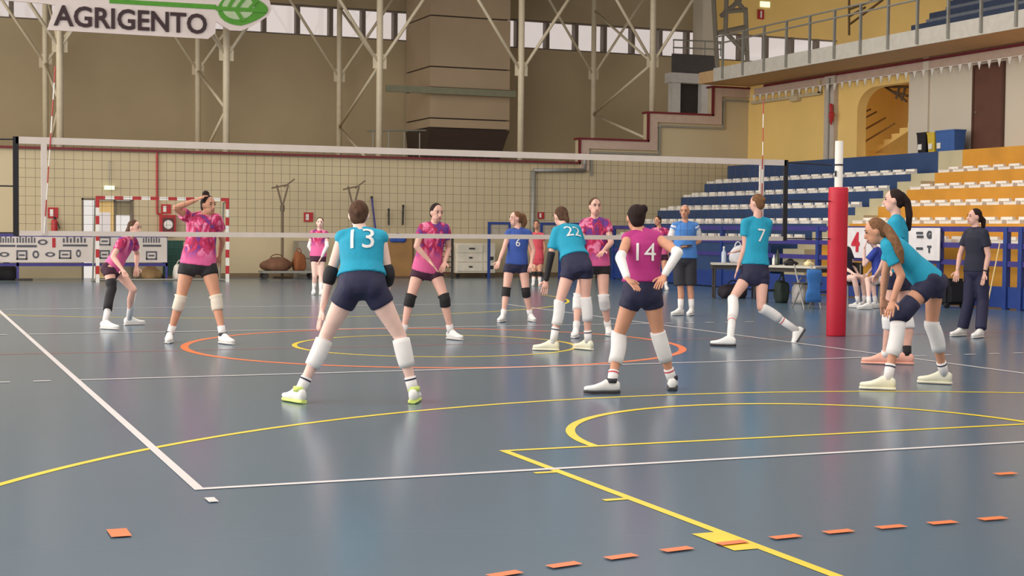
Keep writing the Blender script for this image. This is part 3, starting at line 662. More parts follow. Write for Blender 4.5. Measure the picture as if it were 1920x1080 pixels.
# green mesh ball cart and boxes near the goal
c = at_y(327, 500, 23.0)
e = empty('mesh_cart', (c.x, 23, 0), 'green mesh ball cart behind the handball goal', 'cart')
M_gm = mat('mesh_green', (36, 82, 72), .6)
for i in range(6): MB().tube((c.x-.27+.108*i, 22.8, .1), (c.x-.27+.108*i, 22.8, 1.02), .014).build('upright_wire', M_gm, e)
for z in (.1, .28, .46, .64, .82, 1.0): MB().tube((c.x-.27, 22.8, z), (c.x+.27, 22.8, z), .014).build('cross_wire', M_gm, e)
box('back_panel', mat('mesh_back', (52, 88, 78), .8), c.x-.27, c.x+.27, 23.2, 23.22, .1, 1.02, e)
for xx in (-.25, .25): MB().tube((c.x+xx, 22.8, .05), (c.x+xx, 23.2, .05), .05, n=10).build('wheel', M_dark, e)
c = at_y(283, 512, 22.9); blob('tan_sack', 'tan sack on the floor under the sponsor banner end', 'sack', (c.x, 22.9, 0), .26, .2, .32, mat('sack_tan', (176, 140, 96), .8), 2)
c = at_y(338, 512, 22.4); blob('white_sack', 'white sack on the floor beside the goal post', 'sack', (c.x, 22.4, 0), .2, .18, .42, mat('sack_white', (214, 206, 196), .8), 4)
c = at_y(12, 515, 22.9); blob('black_bag', 'black bag under the sponsor fence', 'bag', (c.x, 22.9, 0), .3, .2, .36, M_black, 6)
# ------------------------------------------------------------------ bench tables and belongings
def table(label, xa, ya, xb, yb, ztop, wid):
    a = Vector((xa, ya, 0)); b = Vector((xb, yb, 0)); e = empty('folding_table', a.lerp(b, .5), label, 'table', 'folding tables by the stands')
    d = (b-a).normalized(); n_ = Vector((-d.y, d.x, 0))
    M_tt = mat('table_top', (196, 190, 178), .5)
    MB().bar(a+Vector((0, 0, ztop)), b+Vector((0, 0, ztop)), wid, .04).build('tabletop', M_tt, e)
    MB().bar(a+Vector((0, 0, ztop-.06)), b+Vector((0, 0, ztop-.06)), wid*.9, .08).build('apron', M_dark, e)
    for t in (.06, .94):
        for s in (-.42, .42): q = a.lerp(b, t)+n_*wid*s; MB().tube(q, q+Vector((0, 0, ztop-.1)), .022).build('leg', M_dark, e)
    for t in (.06, .94): q = a.lerp(b, t); MB().tube(q+n_*wid*.42+Vector((0, 0, .25)), q-n_*wid*.42+Vector((0, 0, .25)), .015).build('stretcher', M_dark, e)
    return ztop+.02
g = ground(1333, 559); g2 = ground(1418, 560)
zt1 = table('grey topped folding table with bottle and white bag', g.x, g.y, g2.x, g2.y, .72, .6)
g3 = ground(1447, 567); g4 = ground(1545, 572)
zt2 = table('grey topped folding table with dark bottle beside the red pad', g3.x, g3.y, g4.x, g4.y, .72, .6)
def on(px, py, z): return ground(px, py, z)
def bottle(label, p, h, r, m, mcap):
    e = empty('bottle', p, label, 'bottle'); st = [(0, r*.95), (.02, r), (h*.62, r), (h*.75, r*.45), (h*.9, r*.38)]
    MB().loft([(p+Vector((0, 0, z)), Vector((q, 0, 0)), Vector((0, q, 0))) for z, q in st], 14).build('body', m, e, True); MB().tube(p+Vector((0, 0, h*.9)), p+Vector((0, 0, h)), r*.42, n=10).build('cap', mcap, e)
def tabpt(t, a, b, z, off=0.): q = a.lerp(b, t); return Vector((q.x, q.y, z))
bottle('tall clear water bottle on the folding table', tabpt(.27, g, g2, zt1), .34, .05, mat('bottle_clear', (176, 186, 200), .2), M_white)
bottle('dark bottle with white base on the folding table', tabpt(.1, g3, g4, zt2), .32, .04, mat('bottle_dark', (44, 58, 44), .2), M_black)
bottle('small white bottle on the folding table beside the dark bottle', tabpt(.03, g3, g4, zt2), .2, .035, M_white, M_white)
blob('plastic_bag', 'white translucent plastic bag standing on the folding table', 'bag', tabpt(.58, g, g2, zt1), .17, .13, .36, mat('bag_white', (206, 204, 208), .6), 7)
blob('black_pouch', 'small black pouch lying on the folding table', 'pouch', tabpt(.35, g3, g4, zt2), .15, .1, .1, M_black, 8)
blob('fruit_bag', 'small cream snack bag on the folding table', 'bag', tabpt(.7, g3, g4, zt2), .1, .08, .09, mat('bag_cream', (224, 208, 160), .7), 9)
q = g3.lerp(g4, .6); blob('grey_rucksack', 'pale grey rucksack under the folding table', 'rucksack', (q.x+.1, q.y+.15, 0), .22, .18, .42, mat('rucksack_grey', (168, 162, 158), .8, .2, 9), 10)
q = g3.lerp(g4, .2); blob('dark_rucksack', 'dark green rucksack under the folding table', 'rucksack', (q.x+.02, q.y+.05, 0), .13, .14, .45, mat('rucksack_green', (38, 50, 44), .8), 11)
q = g.lerp(g2, .45); blob('dark_duffel', 'dark duffel bag under the folding table', 'bag', (q.x+.1, q.y+.1, 0), .3, .18, .3, mat('duffel_dark', (44, 36, 44), .8), 12)
# blue folding chair with towel
b = ground(1512, 578); e = empty('folding_chair', b, 'small folding chair with a blue towel over its back', 'chair')
for s in (-.18, .18):
    MB().tube(b+Vector((s, -.2, 0)), b+Vector((s, .15, .8)), .014).build('leg', M_galv, e); MB().tube(b+Vector((s, .2, 0)), b+Vector((s, -.15, .46)), .014).build('leg', M_galv, e)
box('seat', M_dark, b.x-.2, b.x+.2, b.y-.2, b.y+.2, .44, .47, e)
tw = empty('blue_towel', b+Vector((0, 0, .3)), 'bright blue towel hanging over the folding chair', 'towel')
mb = MB(); st = []
for k in range(9):
    t = k/8; st.append((b+Vector((.01*math.sin(6*t), -.23, .72-.6*t)), Vector((.15+.02*math.sin(9*t), 0, 0)), Vector((0, .03+.012*math.sin(12*t), 0))))
mb.loft(st, 12).build('cloth', mat('towel_blue', (62, 120, 190), .9, .12, 9), tw, True)
# team bench chairs for the seated players, black trolley bag
def chair(p, label, face):
    e = empty('team_chair', p, label, 'chair', 'team bench chairs'); f = Vector(face).normalized(); s_ = Vector((f.y, -f.x, 0))
    MB().bar(p-f*.2+Vector((0, 0, .43)), p+f*.2+Vector((0, 0, .43)), .42, .04).build('seat', M_dark, e)
    MB().bar(p-f*.22-s_*.2+Vector((0, 0, .72)), p-f*.22+s_*.2+Vector((0, 0, .72)), .03, .22).build('backrest', M_dark, e)
    for a in (-.18, .18):
        for c_ in (-.18, .18): MB().tube(p+f*a+s_*c_, p+f*a+s_*c_+Vector((0, 0, .42 if a > 0 else .8)), .014).build('leg', M_galv, e)
M_trb = mat('trolley_bag', (26, 25, 30), .7)
b = ground(1784, 577); e = empty('trolley_bag', b, 'black wheeled trolley bag on the floor behind the coach', 'bag')
box('body', M_trb, b.x-.22, b.x+.22, b.y-.15, b.y+.2, .06, .55, e, .05); box('pocket', M_trb, b.x-.16, b.x+.16, b.y-.19, b.y-.15, .12, .4, e)
for s in (-.18, .18): MB().tube((b.x+s, b.y-.12, .05), (b.x+s, b.y-.06, .05), .05, n=12).build('wheel', M_black, e)
MB().tube((b.x-.1, b.y+.15, .55), (b.x-.1, b.y+.15, .62), .012).build('handle', M_galv, e)
# pale pole leaning on the court railing
e = empty('leaning_rod', at_x(1852, 500, 12.7), 'thin cream rod leaning on the railing behind the coach', 'rod')
a_, b_ = at_x(1875, 455, 12.82), ground(1848, 588); MB().tube(b_, a_, .012).build('shaft', mat('rod_cream', (222, 196, 140), .6), e); MB().tube(b_, b_.lerp(a_, .05), .017).build('tip', M_black, e)
# ------------------------------------------------------------------ people
UP = Vector((0, 0, 1))
def remesh(mb, vox, it=4, fac=.5):
    me = mb.mesh('tmp'); o = bpy.data.objects.new('tmp', me); COL.objects.link(o)
    r = o.modifiers.new('r', 'REMESH'); r.mode = 'VOXEL'; r.voxel_size = vox; r.use_smooth_shade = True
    if it: s = o.modifiers.new('s', 'SMOOTH'); s.iterations = it; s.factor = fac
    dg = bpy.context.evaluated_depsgraph_get(); out = bpy.data.meshes.new_from_object(o.evaluated_get(dg))
    bpy.data.objects.remove(o); bpy.data.meshes.remove(me); out.materials.clear(); return out
SKIN = {'light': mat('skin_light', (226, 176, 158), .55, .05, 14), 'pale': mat('skin_pale', (234, 196, 182), .55, .05, 14), 'tan': mat('skin_tan', (206, 148, 118), .55, .05, 14)}
HAIR = {'dark': mat('hair_dark', (44, 32, 30), .75, .25, 30, spec=.15), 'brown': mat('hair_brown', (84, 60, 46), .75, .25, 30, spec=.15), 'light': mat('hair_light', (120, 86, 60), .75, .25, 30, spec=.15)}
def jersey(name, base, cols):
    if name in MATS: return MATS[name]
    m = bpy.data.materials.new(name); m.use_nodes = True; nt = m.node_tree; N = nt.nodes; L = nt.links; b = N['Principled BSDF']; b.inputs['Roughness'].default_value = .75
    tc = N.new('ShaderNodeTexCoord'); mp = N.new('ShaderNodeMapping'); mp.inputs['Scale'].default_value = (9, 9, 5); mp.inputs['Rotation'].default_value = (.4, .5, .3)
    nz = N.new('ShaderNodeTexNoise'); nz.inputs['Scale'].default_value = 1.; nz.inputs['Detail'].default_value = 2; nz.inputs['Distortion'].default_value = 1.4
    rp = N.new('ShaderNodeValToRGB'); L.new(tc.outputs['Object'], mp.inputs[0]); L.new(mp.outputs[0], nz.inputs['Vector']); L.new(nz.outputs['Fac'], rp.inputs['Fac'])
    e = rp.color_ramp.elements; e[0].position = 0; e[0].color = (*lin(cols[0]), 1); e[1].position = 1; e[1].color = (*lin(cols[-1]), 1)
    for k, c in enumerate(cols[1:-1]): q = e.new(.40+.2*k/(max(1, len(cols)-3))); q.color = (*lin(c), 1)
    if base:
        sx_ = N.new('ShaderNodeSeparateXYZ'); L.new(tc.outputs['Object'], sx_.inputs[0]); mr = N.new('ShaderNodeMapRange'); mr.inputs[1].default_value = .98; mr.inputs[2].default_value = 1.14; L.new(sx_.outputs[2], mr.inputs[0])
        mx = N.new('ShaderNodeMix'); mx.data_type = 'RGBA'; mx.inputs[6].default_value = (*lin(base), 1); L.new(mr.outputs[0], mx.inputs[0]); L.new(rp.outputs['Color'], mx.inputs[7]); L.new(mx.outputs[2], b.inputs['Base Color'])
    else: L.new(rp.outputs['Color'], b.inputs['Base Color'])
    MATS[name] = m; return m
CL = dict(teal=mat('cloth_teal', (20, 152, 184), .75, .07, 7, .25, 30), navy=mat('cloth_navy', (30, 30, 62), .7, .1, 7, .25, 30), magenta=mat('cloth_magenta', (178, 44, 122), .75, .07, 7, .25, 30),
          pink=jersey('cloth_pink', (220, 96, 150), [(86, 46, 130), (110, 50, 140), (164, 26, 66), (188, 34, 84), (208, 66, 120), (228, 130, 168), (232, 150, 184)]), black=mat('cloth_black', (30, 26, 30), .75, .1, 9), wine=mat('cloth_wine', (64, 26, 48), .75, .1, 9),
          blue=jersey('cloth_blue', 0, [(24, 30, 92), (32, 42, 118), (40, 54, 140), (60, 80, 170), (150, 150, 190)]), coral=mat('cloth_coral', (206, 74, 88), .75, .1, 7), polo=mat('cloth_polo', (30, 32, 52), .75, .1, 7, .25, 30),
          sky=mat('cloth_sky', (70, 128, 200), .75, .1, 7), grey=mat('cloth_darkgrey', (42, 42, 50), .75, .1, 7), royal=mat('cloth_royal', (44, 66, 160), .75, .1, 7), white=mat('cloth_white', (232, 228, 226), .8, .04, 9, .15, 40), cream=mat('cloth_cream', (226, 214, 196), .8, .06, 9),
          shoe=mat('shoe_white', (238, 236, 232), .5, .04), peach=mat('shoe_peach', (238, 176, 156), .5, .06), neon=mat('shoe_neon', (214, 232, 120), .5, .06), ivory=mat('shoe_ivory', (236, 232, 208), .5, .05), sole=mat('shoe_sole', (212, 208, 204), .6, .05), dark=mat('shoe_dark', (46, 44, 50), .6, .1))
M_eye = mat('eye_dark', (44, 32, 30), .3); M_lip = mat('lip', (176, 96, 96), .5)
def solve(parent, px, py, L, sgn):
    d = rayd(px, py).normalized(); oc = CAM-parent; b = d.dot(oc); c = oc.dot(oc)-L*L; q = b*b-c
    return CAM + d*(-b + (sgn*math.sqrt(q) if q > 0 else 0))
def person(label, S, group):
    H = S.get('H', 1.74); k = H/1.74; bulk = S.get('bulk', 1.0)
    skin = SKIN[S.get('skin', 'light')]
    foot = {}
    for s in 'LR':
        f = S['f'+s]
        if len(f) == 4: heel = ground(f[0], f[1]); toe = ground(f[2], f[3])
        else: heel = at_d(*f[:3]); toe = at_d(*f[3:])
        d = toe-heel; d = d.normalized() if d.length > .02 else CF.copy()
        if len(f) == 4: d.z = 0; d.normalize()
        foot[s] = (heel, d)
    dref = S.get('d') or (depth(foot['L'][0])+depth(foot['R'][0]))/2
    J = {}
    for n in ('hL', 'hR', 'kL', 'kR', 'sL', 'sR', 'head'):
        x, y, dd = S[n]; J[n] = at_d(x, y, dref+dd)
    for s in 'LR':
        heel, d = foot[s]; fl = .245*k
        up = S.get('fup'+s); up = Vector(up).normalized() if up else UP
        J['a'+s] = heel + d*.045*k + up*.085*k
        J['e'+s] = solve(J['s'+s], *S['e'+s][:2], .285*k, S['e'+s][2]); J['w'+s] = solve(J['e'+s], *S['w'+s][:2], .245*k, S['w'+s][2])
        hd = S.get('g'+s); J['g'+s] = solve(J['w'+s], hd[0], hd[1], .09*k, hd[2]) if hd else J['w'+s]+(J['w'+s]-J['e'+s]).normalized()*.09*k
    root = empty('person', Vector(((foot['L'][0].x+foot['R'][0].x)/2, (foot['L'][0].y+foot['R'][0].y)/2, 0)), label, 'person', group)
    P_ = (J['hL']+J['hR'])/2; SM = (J['sL']+J['sR'])/2
    sp = (SM-P_).normalized(); N_ = SM+sp*.05*k
    rh = (J['hR']-J['hL']).normalized(); rs = (J['sR']-J['sL']).normalized()
    sl = (N_-P_).length
    def stn(t, w_, d_, off=0.):
        r = rh.lerp(rs, max(0, min(1, t))); r = (r-sp*r.dot(sp)).normalized(); f = sp.cross(r)
        return (P_+sp*sl*t+f*off*k, r*w_*k*bulk, f*d_*k*bulk)
    fh = sp.cross((rh-sp*rh.dot(sp)).normalized())
    far = dref > 24; vox = .011 if not far else .014
    # ---- body
    mb = MB()
    mb.loft([stn(-.16, .08, .065), stn(-.08, .13, .088), stn(.06, .145, .1), stn(.2, .138, .096), stn(.4, .122, .09), stn(.62, .138, .1), stn(.8, .15, .1), stn(.93, .115, .075), stn(1.02, .055, .055)], 18)
    for s in 'LR':
        mb.tube(J['s'+s], N_, .052*k*bulk, .045*k, 12, True)
        mb.tube(J['s'+s], J['e'+s], .049*k*bulk, .038*k, 12, True); e_, w_ = J['e'+s], J['w'+s]
        mb.tube(e_, e_.lerp(w_, .35), .037*k, .037*k, 12, True); mb.tube(e_.lerp(w_, .35), w_, .037*k, .024*k, 12, True)
        h_, k_, a_ = J['h'+s], J['k'+s], J['a'+s]
        mb.tube(h_, h_.lerp(k_, .4), .080*k*bulk, .076*k*bulk, 14, True); mb.tube(h_.lerp(k_, .4), k_, .076*k*bulk, .053*k, 14, True)
        sd = (a_-k_).normalized(); bk_ = -(foot[s][1]-sd*foot[s][1].dot(sd)); bk_ = bk_.normalized() if bk_.length > .05 else Vector((0, 0, 0))
        cf = k_.lerp(a_, .3)+bk_*.014*k; mb.tube(k_, cf, .051*k, .054*k, 14, True); mb.tube(cf, k_.lerp(a_, .75), .055*k, .037*k, 14, True); mb.tube(k_.lerp(a_, .75), a_, .037*k, .034*k, 14, True)
        mb.ell(h_-fh*.035*k-UP*.005, rh*.074*k*bulk, fh*.07*k*bulk, sp*.085*k*bulk)
    # head
    hc = J['head']; lk = S['look']; lf = (CR*lk[0]+CU*lk[1]+CF*lk[2]).normalized(); hu = S.get('hup'); hu = (CR*hu[0]+CU*hu[1]+CF*hu[2]) if hu else UP
    hu = (hu-lf*hu.dot(lf)).normalized(); hr = lf.cross(hu)
    hk = k*S.get('hs', 1.0)
    mb.tube(N_-sp*.03, hc-hu*.06*hk-lf*.015*hk, .055*k*bulk**.5, .050*k, 12, True)
    mb.ell(hc+hu*.015*hk-lf*.008*hk, hr*.074*hk, lf*.094*hk, hu*.098*hk, 16, 12)
    mb.ell(hc-hu*.045*hk+lf*.022*hk, hr*.058*hk, lf*.066*hk, hu*.072*hk, 14, 10)
    mb.tube(hc+lf*.084*hk+hu*.012*hk, hc+lf*.104*hk-hu*.024*hk, .009*hk, .014*hk, 8, True)
    for s in (-1, 1): mb.ell(hc+hr*s*.075*hk-lf*.005*hk-hu*.005*hk, hr*.012*hk, lf*.02*hk, hu*.032*hk, 8, 6)
    me = remesh(mb, vox, 4)
    # hands: joined to the body after remeshing, palms rooted in the wrists
    hb = MB()
    for s in 'LR':
        w_, g_ = J['w'+s], J['g'+s]; d = (g_-w_).normalized(); side = d.cross(UP)
        side = side.normalized() if side.length > .2 else d.cross(CF).normalized()
        if S.get('hf'+s): n_ = side; side = d.cross(n_).normalized()
        nrm = side.cross(d).normalized()
        hb.loft([(w_-d*.02*k, side*.022*k, nrm*.019*k), (w_+d*.02*k, side*.03*k, nrm*.017*k), (w_+d*.06*k, side*.04*k, nrm*.015*k), (w_+d*.092*k, side*.04*k, nrm*.012*k)], 10)
        cs = 1 if s == 'L' else -1
        for i, (o_, ln) in enumerate(((-.031, .062), (-.0105, .078), (.0105, .074), (.031, .066))):
            b0 = w_+d*.086*k+side*o_*k; sd_ = (d+side*o_*2.2).normalized(); m1 = b0+sd_*ln*.5*k; m2 = m1+(sd_*.8-nrm*cs*.0-UP*.28).normalized()*ln*.5*k
            hb.tube(b0, m1, .0085*k, .008*k, 8, True); hb.tube(m1, m2, .008*k, .007*k, 8, True)
        t0 = w_+d*.025*k-side*.03*k*cs; t1 = t0+(d*.6-side*cs*.75).normalized()*.04*k; hb.tube(t0, t1, .011*k, .01*k, 8, True); hb.tube(t1, t1+(d*.9-side*cs*.3).normalized()*.03*k, .01*k, .008*k, 8, True)
    hm = hb.mesh('hands'); bm = bmesh.new(); bm.from_mesh(me); bm.from_mesh(hm); bm.to_mesh(me); bm.free(); bpy.data.meshes.remove(hm)
    body = link('body', me, skin, root, True)
    # face
    for s in (-1, 1):
        p = hc+hr*s*.031*hk+lf*.079*hk+hu*.016*hk; MB().ell(p, hr*.013*hk, lf*.008*hk, hu*.007*hk, 8, 6).build('eye', M_eye, root, True)
        MB().tube(p+hu*.02*hk-hr*.014*hk+lf*.003*hk, p+hu*.02*hk+hr*.014*hk+lf*.003*hk, .0042*hk, None, 6, True).build('eyebrow', HAIR[S.get('brow', 'dark')], root)
    p = hc+lf*.082*hk-hu*.055*hk; MB().ell(p, hr*.022*hk, lf*.008*hk, hu*.007*hk, 8, 6).build('mouth', M_lip, root, True)
    # hair
    if S.get('hair'):
        mb = MB(); mb.ell(hc+hu*.026*hk-lf*.022*hk, hr*.080*hk, lf*.090*hk, hu*.096*hk, 16, 12); mb.ell(hc-hu*.02*hk-lf*.05*hk, hr*.068*hk, lf*.055*hk, hu*.07*hk, 14, 10)
        tl = S.get('tail')
        if tl:
            pts = [hc+hr*a*hk+lf*b*hk+hu*c*hk for a, b, c, r in tl]; rs_ = [r*hk for *_, r in tl]
            for i in range(len(pts)-1): mb.tube(pts[i], pts[i+1], rs_[i], rs_[i+1], 10, True)
        tp = S.get('tailpx')
        if tp:
            pts = [at_d(a, b, dref+c) for a, b, c, r in tp]
            for i in range(len(pts)-1): mb.tube(pts[i], pts[i+1], tp[i][3], tp[i+1][3], 10, True)
        if S.get('bun'): a, b, c, r = S['bun']; q = hc+hr*a*hk+lf*b*hk+hu*c*hk; mb.ell(q, hr*r*hk, lf*r*hk, hu*r*1.05*hk)
        link('hair', remesh(mb, .011, 2), HAIR[S['hair']], root, True)
    # shirt
    sh_ = S['shirt']; hem = S.get('hem', .02); lo = S.get('loose', 1.0)
    mb = MB(); b_ = 1.09
    mb.loft([stn(hem, .168*b_*lo, .122*b_*lo), stn(max(.2, hem+.06), .16*b_*lo, .116*b_*lo), stn(.4, .142*b_*lo, .105*b_*lo), stn(.62, .148*b_, .109*b_), stn(.8, .158*b_, .108*b_), stn(.93, .126*b_, .084*b_), stn(1.0, .07*b_, .064*b_)], 20)
    sf_ = S.get('sleeve', .5)
    for s in 'LR':
        mb.tube(J['s'+s], N_, .062*k*bulk, .052*k, 12, True); s0, e0 = J['s'+s], J['e'+s]
        if sf_ > 0: mb.tube(s0, s0.lerp(e0, .15), .062*k*bulk, .066*k*bulk, 14, True); mb.tube(s0.lerp(e0, .05), s0.lerp(e0, sf_), .064*k*bulk, .068*k*bulk, 14)
        else: mb.ell(s0, rs*.058*k, sp.cross(rs)*.058*k, sp*.06*k)
    shirt = link('shirt', remesh(mb, .012, 3), CL[sh_], root, True)
    # shorts or trousers
    mb = MB(); mb.loft([stn(-.19, .1, .09), stn(-.09, .163, .12), stn(.05, .18, .13), stn(S.get('waist', S.get('hem', .02)+.12), .158, .116)], 20)
    sl_ = S.get('shortlen', .36)
    for s in 'LR':
        h_, k_, a_ = J['h'+s], J['k'+s], J['a'+s]; mb.ell(h_-fh*.03*k-sp*.01, rh*.088*k*bulk, fh*.09*k*bulk, sp*.1*k*bulk)
        if sl_ <= 1: mb.tube(h_, h_.lerp(k_, sl_*.5), .098*k*bulk, .096*k*bulk, 16); mb.tube(h_.lerp(k_, sl_*.4), h_.lerp(k_, sl_), .097*k*bulk, .094*k*bulk*S.get('wide', 1), 16)
        else: mb.tube(h_, k_, .1*k*bulk, .082*k, 16, True); mb.tube(k_, k_.lerp(a_, .93), .082*k, .078*k, 16)
    shorts = link('shorts' if sl_ <= 1 else 'trousers', remesh(mb, .012, 9), CL[S['shorts']], root, True)
    # pads, socks, sleeves, shoes
    def legpt(s, t): # t<0 thigh, t>0 shin
        if t < 0: return J['k'+s].lerp(J['h'+s], -t)
        sd = (J['a'+s]-J['k'+s]).normalized(); bk_ = -(foot[s][1]-sd*foot[s][1].dot(sd)); bk_ = bk_.normalized() if bk_.length > .05 else Vector((0, 0, 0))
        return J['k'+s].lerp(J['a'+s], t)+bk_*.014*k*math.sin(min(1, t/.6)*PI)
    for item in S.get('pads', []):
        s, t0, t1, m = item[:4]; r = (item[4] if len(item) > 4 else .066)*k
        ts = sorted(set([t0, t1] + ([0.] if t0 < 0 < t1 else []) + [t0+(t1-t0)*q/6 for q in range(7)])); mb = MB(); pts = [legpt(s, t) for t in ts]
        st = []
        for i, p in enumerate(pts):
            d = (pts[min(i+1, len(pts)-1)]-pts[max(i-1, 0)]).normalized(); x_ = d.orthogonal().normalized(); u = i/(len(pts)-1)
            rr = r*(1.0+.05*math.sin(PI*u)-(.1*u if t1 > .4 else 0)) + (.012*k*bulk if ts[i] < -.1 else 0); 
            if i and x_.dot(st[-1][1]) < .0: x_ = -x_
            if i: x_ = (st[-1][1]-d*st[-1][1].dot(d)).normalized()
            st.append((p, x_*rr, d.cross(x_)*rr))
        link('knee_pad', mb.loft(st, 18).mesh('knee_pad'), CL[m], root, True)
    for s, t0, m in S.get('socks', []):
        mb = MB(); p0, p1 = legpt(s, t0), J['a'+s]; sk = mb.tube(p0, p1, .05*k if t0 < .55 else .045*k, .042*k, 16).build('sock', CL[m], root, True)
        d = (p1-p0).normalized()
        if S.get('stripe') and t0 < .9:
            q = p0.lerp(p1, .12); MB().tube(q, q+d*.012, .0508*k if t0 < .55 else .0465*k, None, 16).build('stripe', CL[S['stripe']], sk)
    for s, t0, t1, m, *ar in S.get('arms', []):
        ar = ar[0] if ar else .046
        f_ = lambda t: J['s'+s].lerp(J['e'+s], 1+t) if t < 0 else J['e'+s].lerp(J['w'+s], t)
        mb = MB(); ts = [t0+(t1-t0)*q/6 for q in range(7)]
        if t0 < 0 < t1: ts = sorted(ts+[0.])
        for a, b in zip(ts, ts[1:]): mb.tube(f_(a), f_(b), (ar-.014*max(0, a))*k, (ar-.014*max(0, b))*k, 12, True)
        link('arm_sleeve', remesh(mb, .011, 2), CL[m], root, True)
    for s in 'LR':
        heel, d = foot[s]; up = S.get('fup'+s); up = Vector(up).normalized() if up else UP
        side = d.cross(up).normalized(); z0 = heel+up*.004
        m1, m2 = S.get('shoes', ('shoe', 'sole')); kk = k*1.06
        st = []
        for t, w_, h_, lift in ((-.02, .022, .06, .012), (.0, .032, .085, .004), (.05, .037, .105, 0), (.09, .037, .1, 0), (.13, .04, .075, 0), (.18, .045, .055, 0), (.22, .042, .044, .003), (.255, .028, .034, .008), (.268, .012, .022, .012)):
            st.append((z0+d*t*kk+up*(lift+.014+h_/2)*kk, side*w_*kk, up*(h_/2)*kk))
        shoe = link('shoe', MB().loft(st, 16, .8).mesh('shoe'), CL[m1], root, True)
        st = []
        for t, w_ in ((-.024, .024), (-.005, .036), (.05, .041), (.1, .039), (.17, .047), (.22, .045), (.258, .03), (.272, .014)): st.append((z0+d*t*kk+up*.0115*kk, side*w_*kk, up*.0115*kk))
        link('sole', MB().loft(st, 12, .6).mesh('sole'), CL[m2], shoe, False)
        if S.get('collar'):
            MB().tube(z0+d*.045*kk+up*.085*kk, z0+d*.045*kk+up*.12*kk, .047*kk, .045*kk, 14).build('collar', CL[S['collar']], shoe, True)
    # number on the back or front
    if S.get('num'):
        t, size, side_, zt = S['num'][:4]; f_ = sp.cross((rs-sp*rs.dot(sp)).normalized())*side_; x_ = -(sp.cross(f_)).normalized() if True else rs
        x_ = sp.cross(f_).normalized()
        tme = text_mesh(t, size, 0, .0); bm = bmesh.new(); bm.from_mesh(tme); bmesh.ops.triangulate(bm, faces=bm.faces[:]); bmesh.ops.subdivide_edges(bm, edges=bm.edges[:], cuts=5, use_grid_fill=True); bm.to_mesh(tme); bm.free()
        org = P_+sp*sl*zt+f_*.6; bv = BVHTree.FromPolygons([v.co.copy() for v in shirt.data.vertices], [tuple(p.vertices) for p in shirt.data.polygons])
        for v in tme.vertices:
            q = org+x_*v.co.x+sp*v.co.y; hit = bv.ray_cast(q, -f_); v.co = (hit[0]+f_*.01) if hit[0] is not None else q-f_*.48
        link('number', tme, CL[S['num'][4]] if len(S['num']) > 4 else CL['white'], shirt)
    if S.get('extra'): S['extra'](root, J, dict(hc=hc, hr=hr, lf=lf, hu=hu, sp=sp, P=P_, N=N_, fh=fh, rs=rs, k=k, stn=stn, shirt=shirt))
    return root
NEAR = 'players of the teal team on court'; FARG = 'players of the pink team across the net'
# 13, back view, wide stance
person('person in teal jersey 13 seen from behind, legs wide, white calf pads', dict(H=1.78, bulk=1.08, skin='pale', fL=(567, 757, 541, 752), fR=(774, 757, 786, 744), hL=(658, 538, .0), hR=(699, 538, .0), kL=(609, 634, .08), kR=(751, 632, .08), sL=(643, 446, .12), sR=(713, 446, .12), head=(673, 404, .2),
    eL=(619, 515, -1), wL=(604, 580, 1), gL=(599, 604, 1), eR=(728, 515, -1), wR=(722, 562, 1), gR=(716, 575, 1), look=(0, -.15, 1), hair='brown', bun=(0, -.095, .0, .03), shirt='teal', shorts='navy', hem=.2, sleeve=.0, shortlen=.36, num=('13', .26, -1, .78),
    pads=[('L', .04, .52, 'white', .068), ('R', .04, .52, 'white', .068)], socks=[('L', .72, 'white'), ('R', .72, 'white')], stripe='navy', arms=[('L', -.1, .14, 'black', .056), ('R', -.14, .25, 'black', .056)], shoes=('shoe', 'neon'), collar='neon'), NEAR)
# 14 libero, hands on hips
person('person in magenta sleeveless jersey 14 with hands on hips and white arm sleeves', dict(H=1.74, skin='tan', fL=(1157, 738, 1116, 738), fR=(1260, 733, 1262, 722), hL=(1187, 553, .0), hR=(1221, 553, .0), kL=(1160, 628, .04), kR=(1234, 626, .06), sL=(1178, 447, .02), sR=(1233, 447, .02), head=(1192, 409, .06),
    eL=(1163, 484, -1), wL=(1176, 522, -1), gL=(1188, 534, -1), eR=(1271, 474, -1), wR=(1245, 517, -1), gR=(1238, 530, -1), look=(-.25, -.05, 1), hair='dark', bun=(.055, -.05, .075, .04), shirt='magenta', shorts='navy', hem=.2, sleeve=0, shortlen=.34, num=('14', .22, -1, .66),
    pads=[('L', -.05, .58, 'white', .068), ('R', -.05, .55, 'white', .068)], socks=[('L', .74, 'white'), ('R', .74, 'white')], stripe='coral', arms=[('L', -.15, .92, 'white'), ('R', -.1, .92, 'white')], shoes=('shoe', 'dark'), collar='dark'), NEAR)
# 22
person('person in teal jersey 22 leaning forward with one black arm sleeve', dict(H=1.74, skin='light', fL=(1044, 658, 1012, 657), fR=(1108, 657, 1087, 655), hL=(1069, 502, .0), hR=(1097, 502, .0), kL=(1049, 566, -.05), kR=(1098, 560, .05), sL=(1044, 434, .2), sR=(1080, 430, .36), head=(1051, 406, .42),
    eL=(1033, 478, -1), wL=(1024, 526, -1), gL=(1021, 543, 1), eR=(1092, 470, 1), wR=(1075, 495, 1), look=(-.6, -.2, .8), hair='brown', tail=[(0, -.1, .01, .03), (.0, -.115, -.07, .028), (0, -.1, -.14, .014)], shirt='teal', shorts='navy', hem=.24, sleeve=.75, shortlen=.34, num=('22', .21, -1, .74),
    pads=[('L', -.02, .55, 'white'), ('R', -.06, .5, 'white')], socks=[('L', .6, 'white'), ('R', .72, 'white')], stripe='navy', arms=[('L', -.05, .96, 'black')], shoes=('ivory', 'ivory')), NEAR)
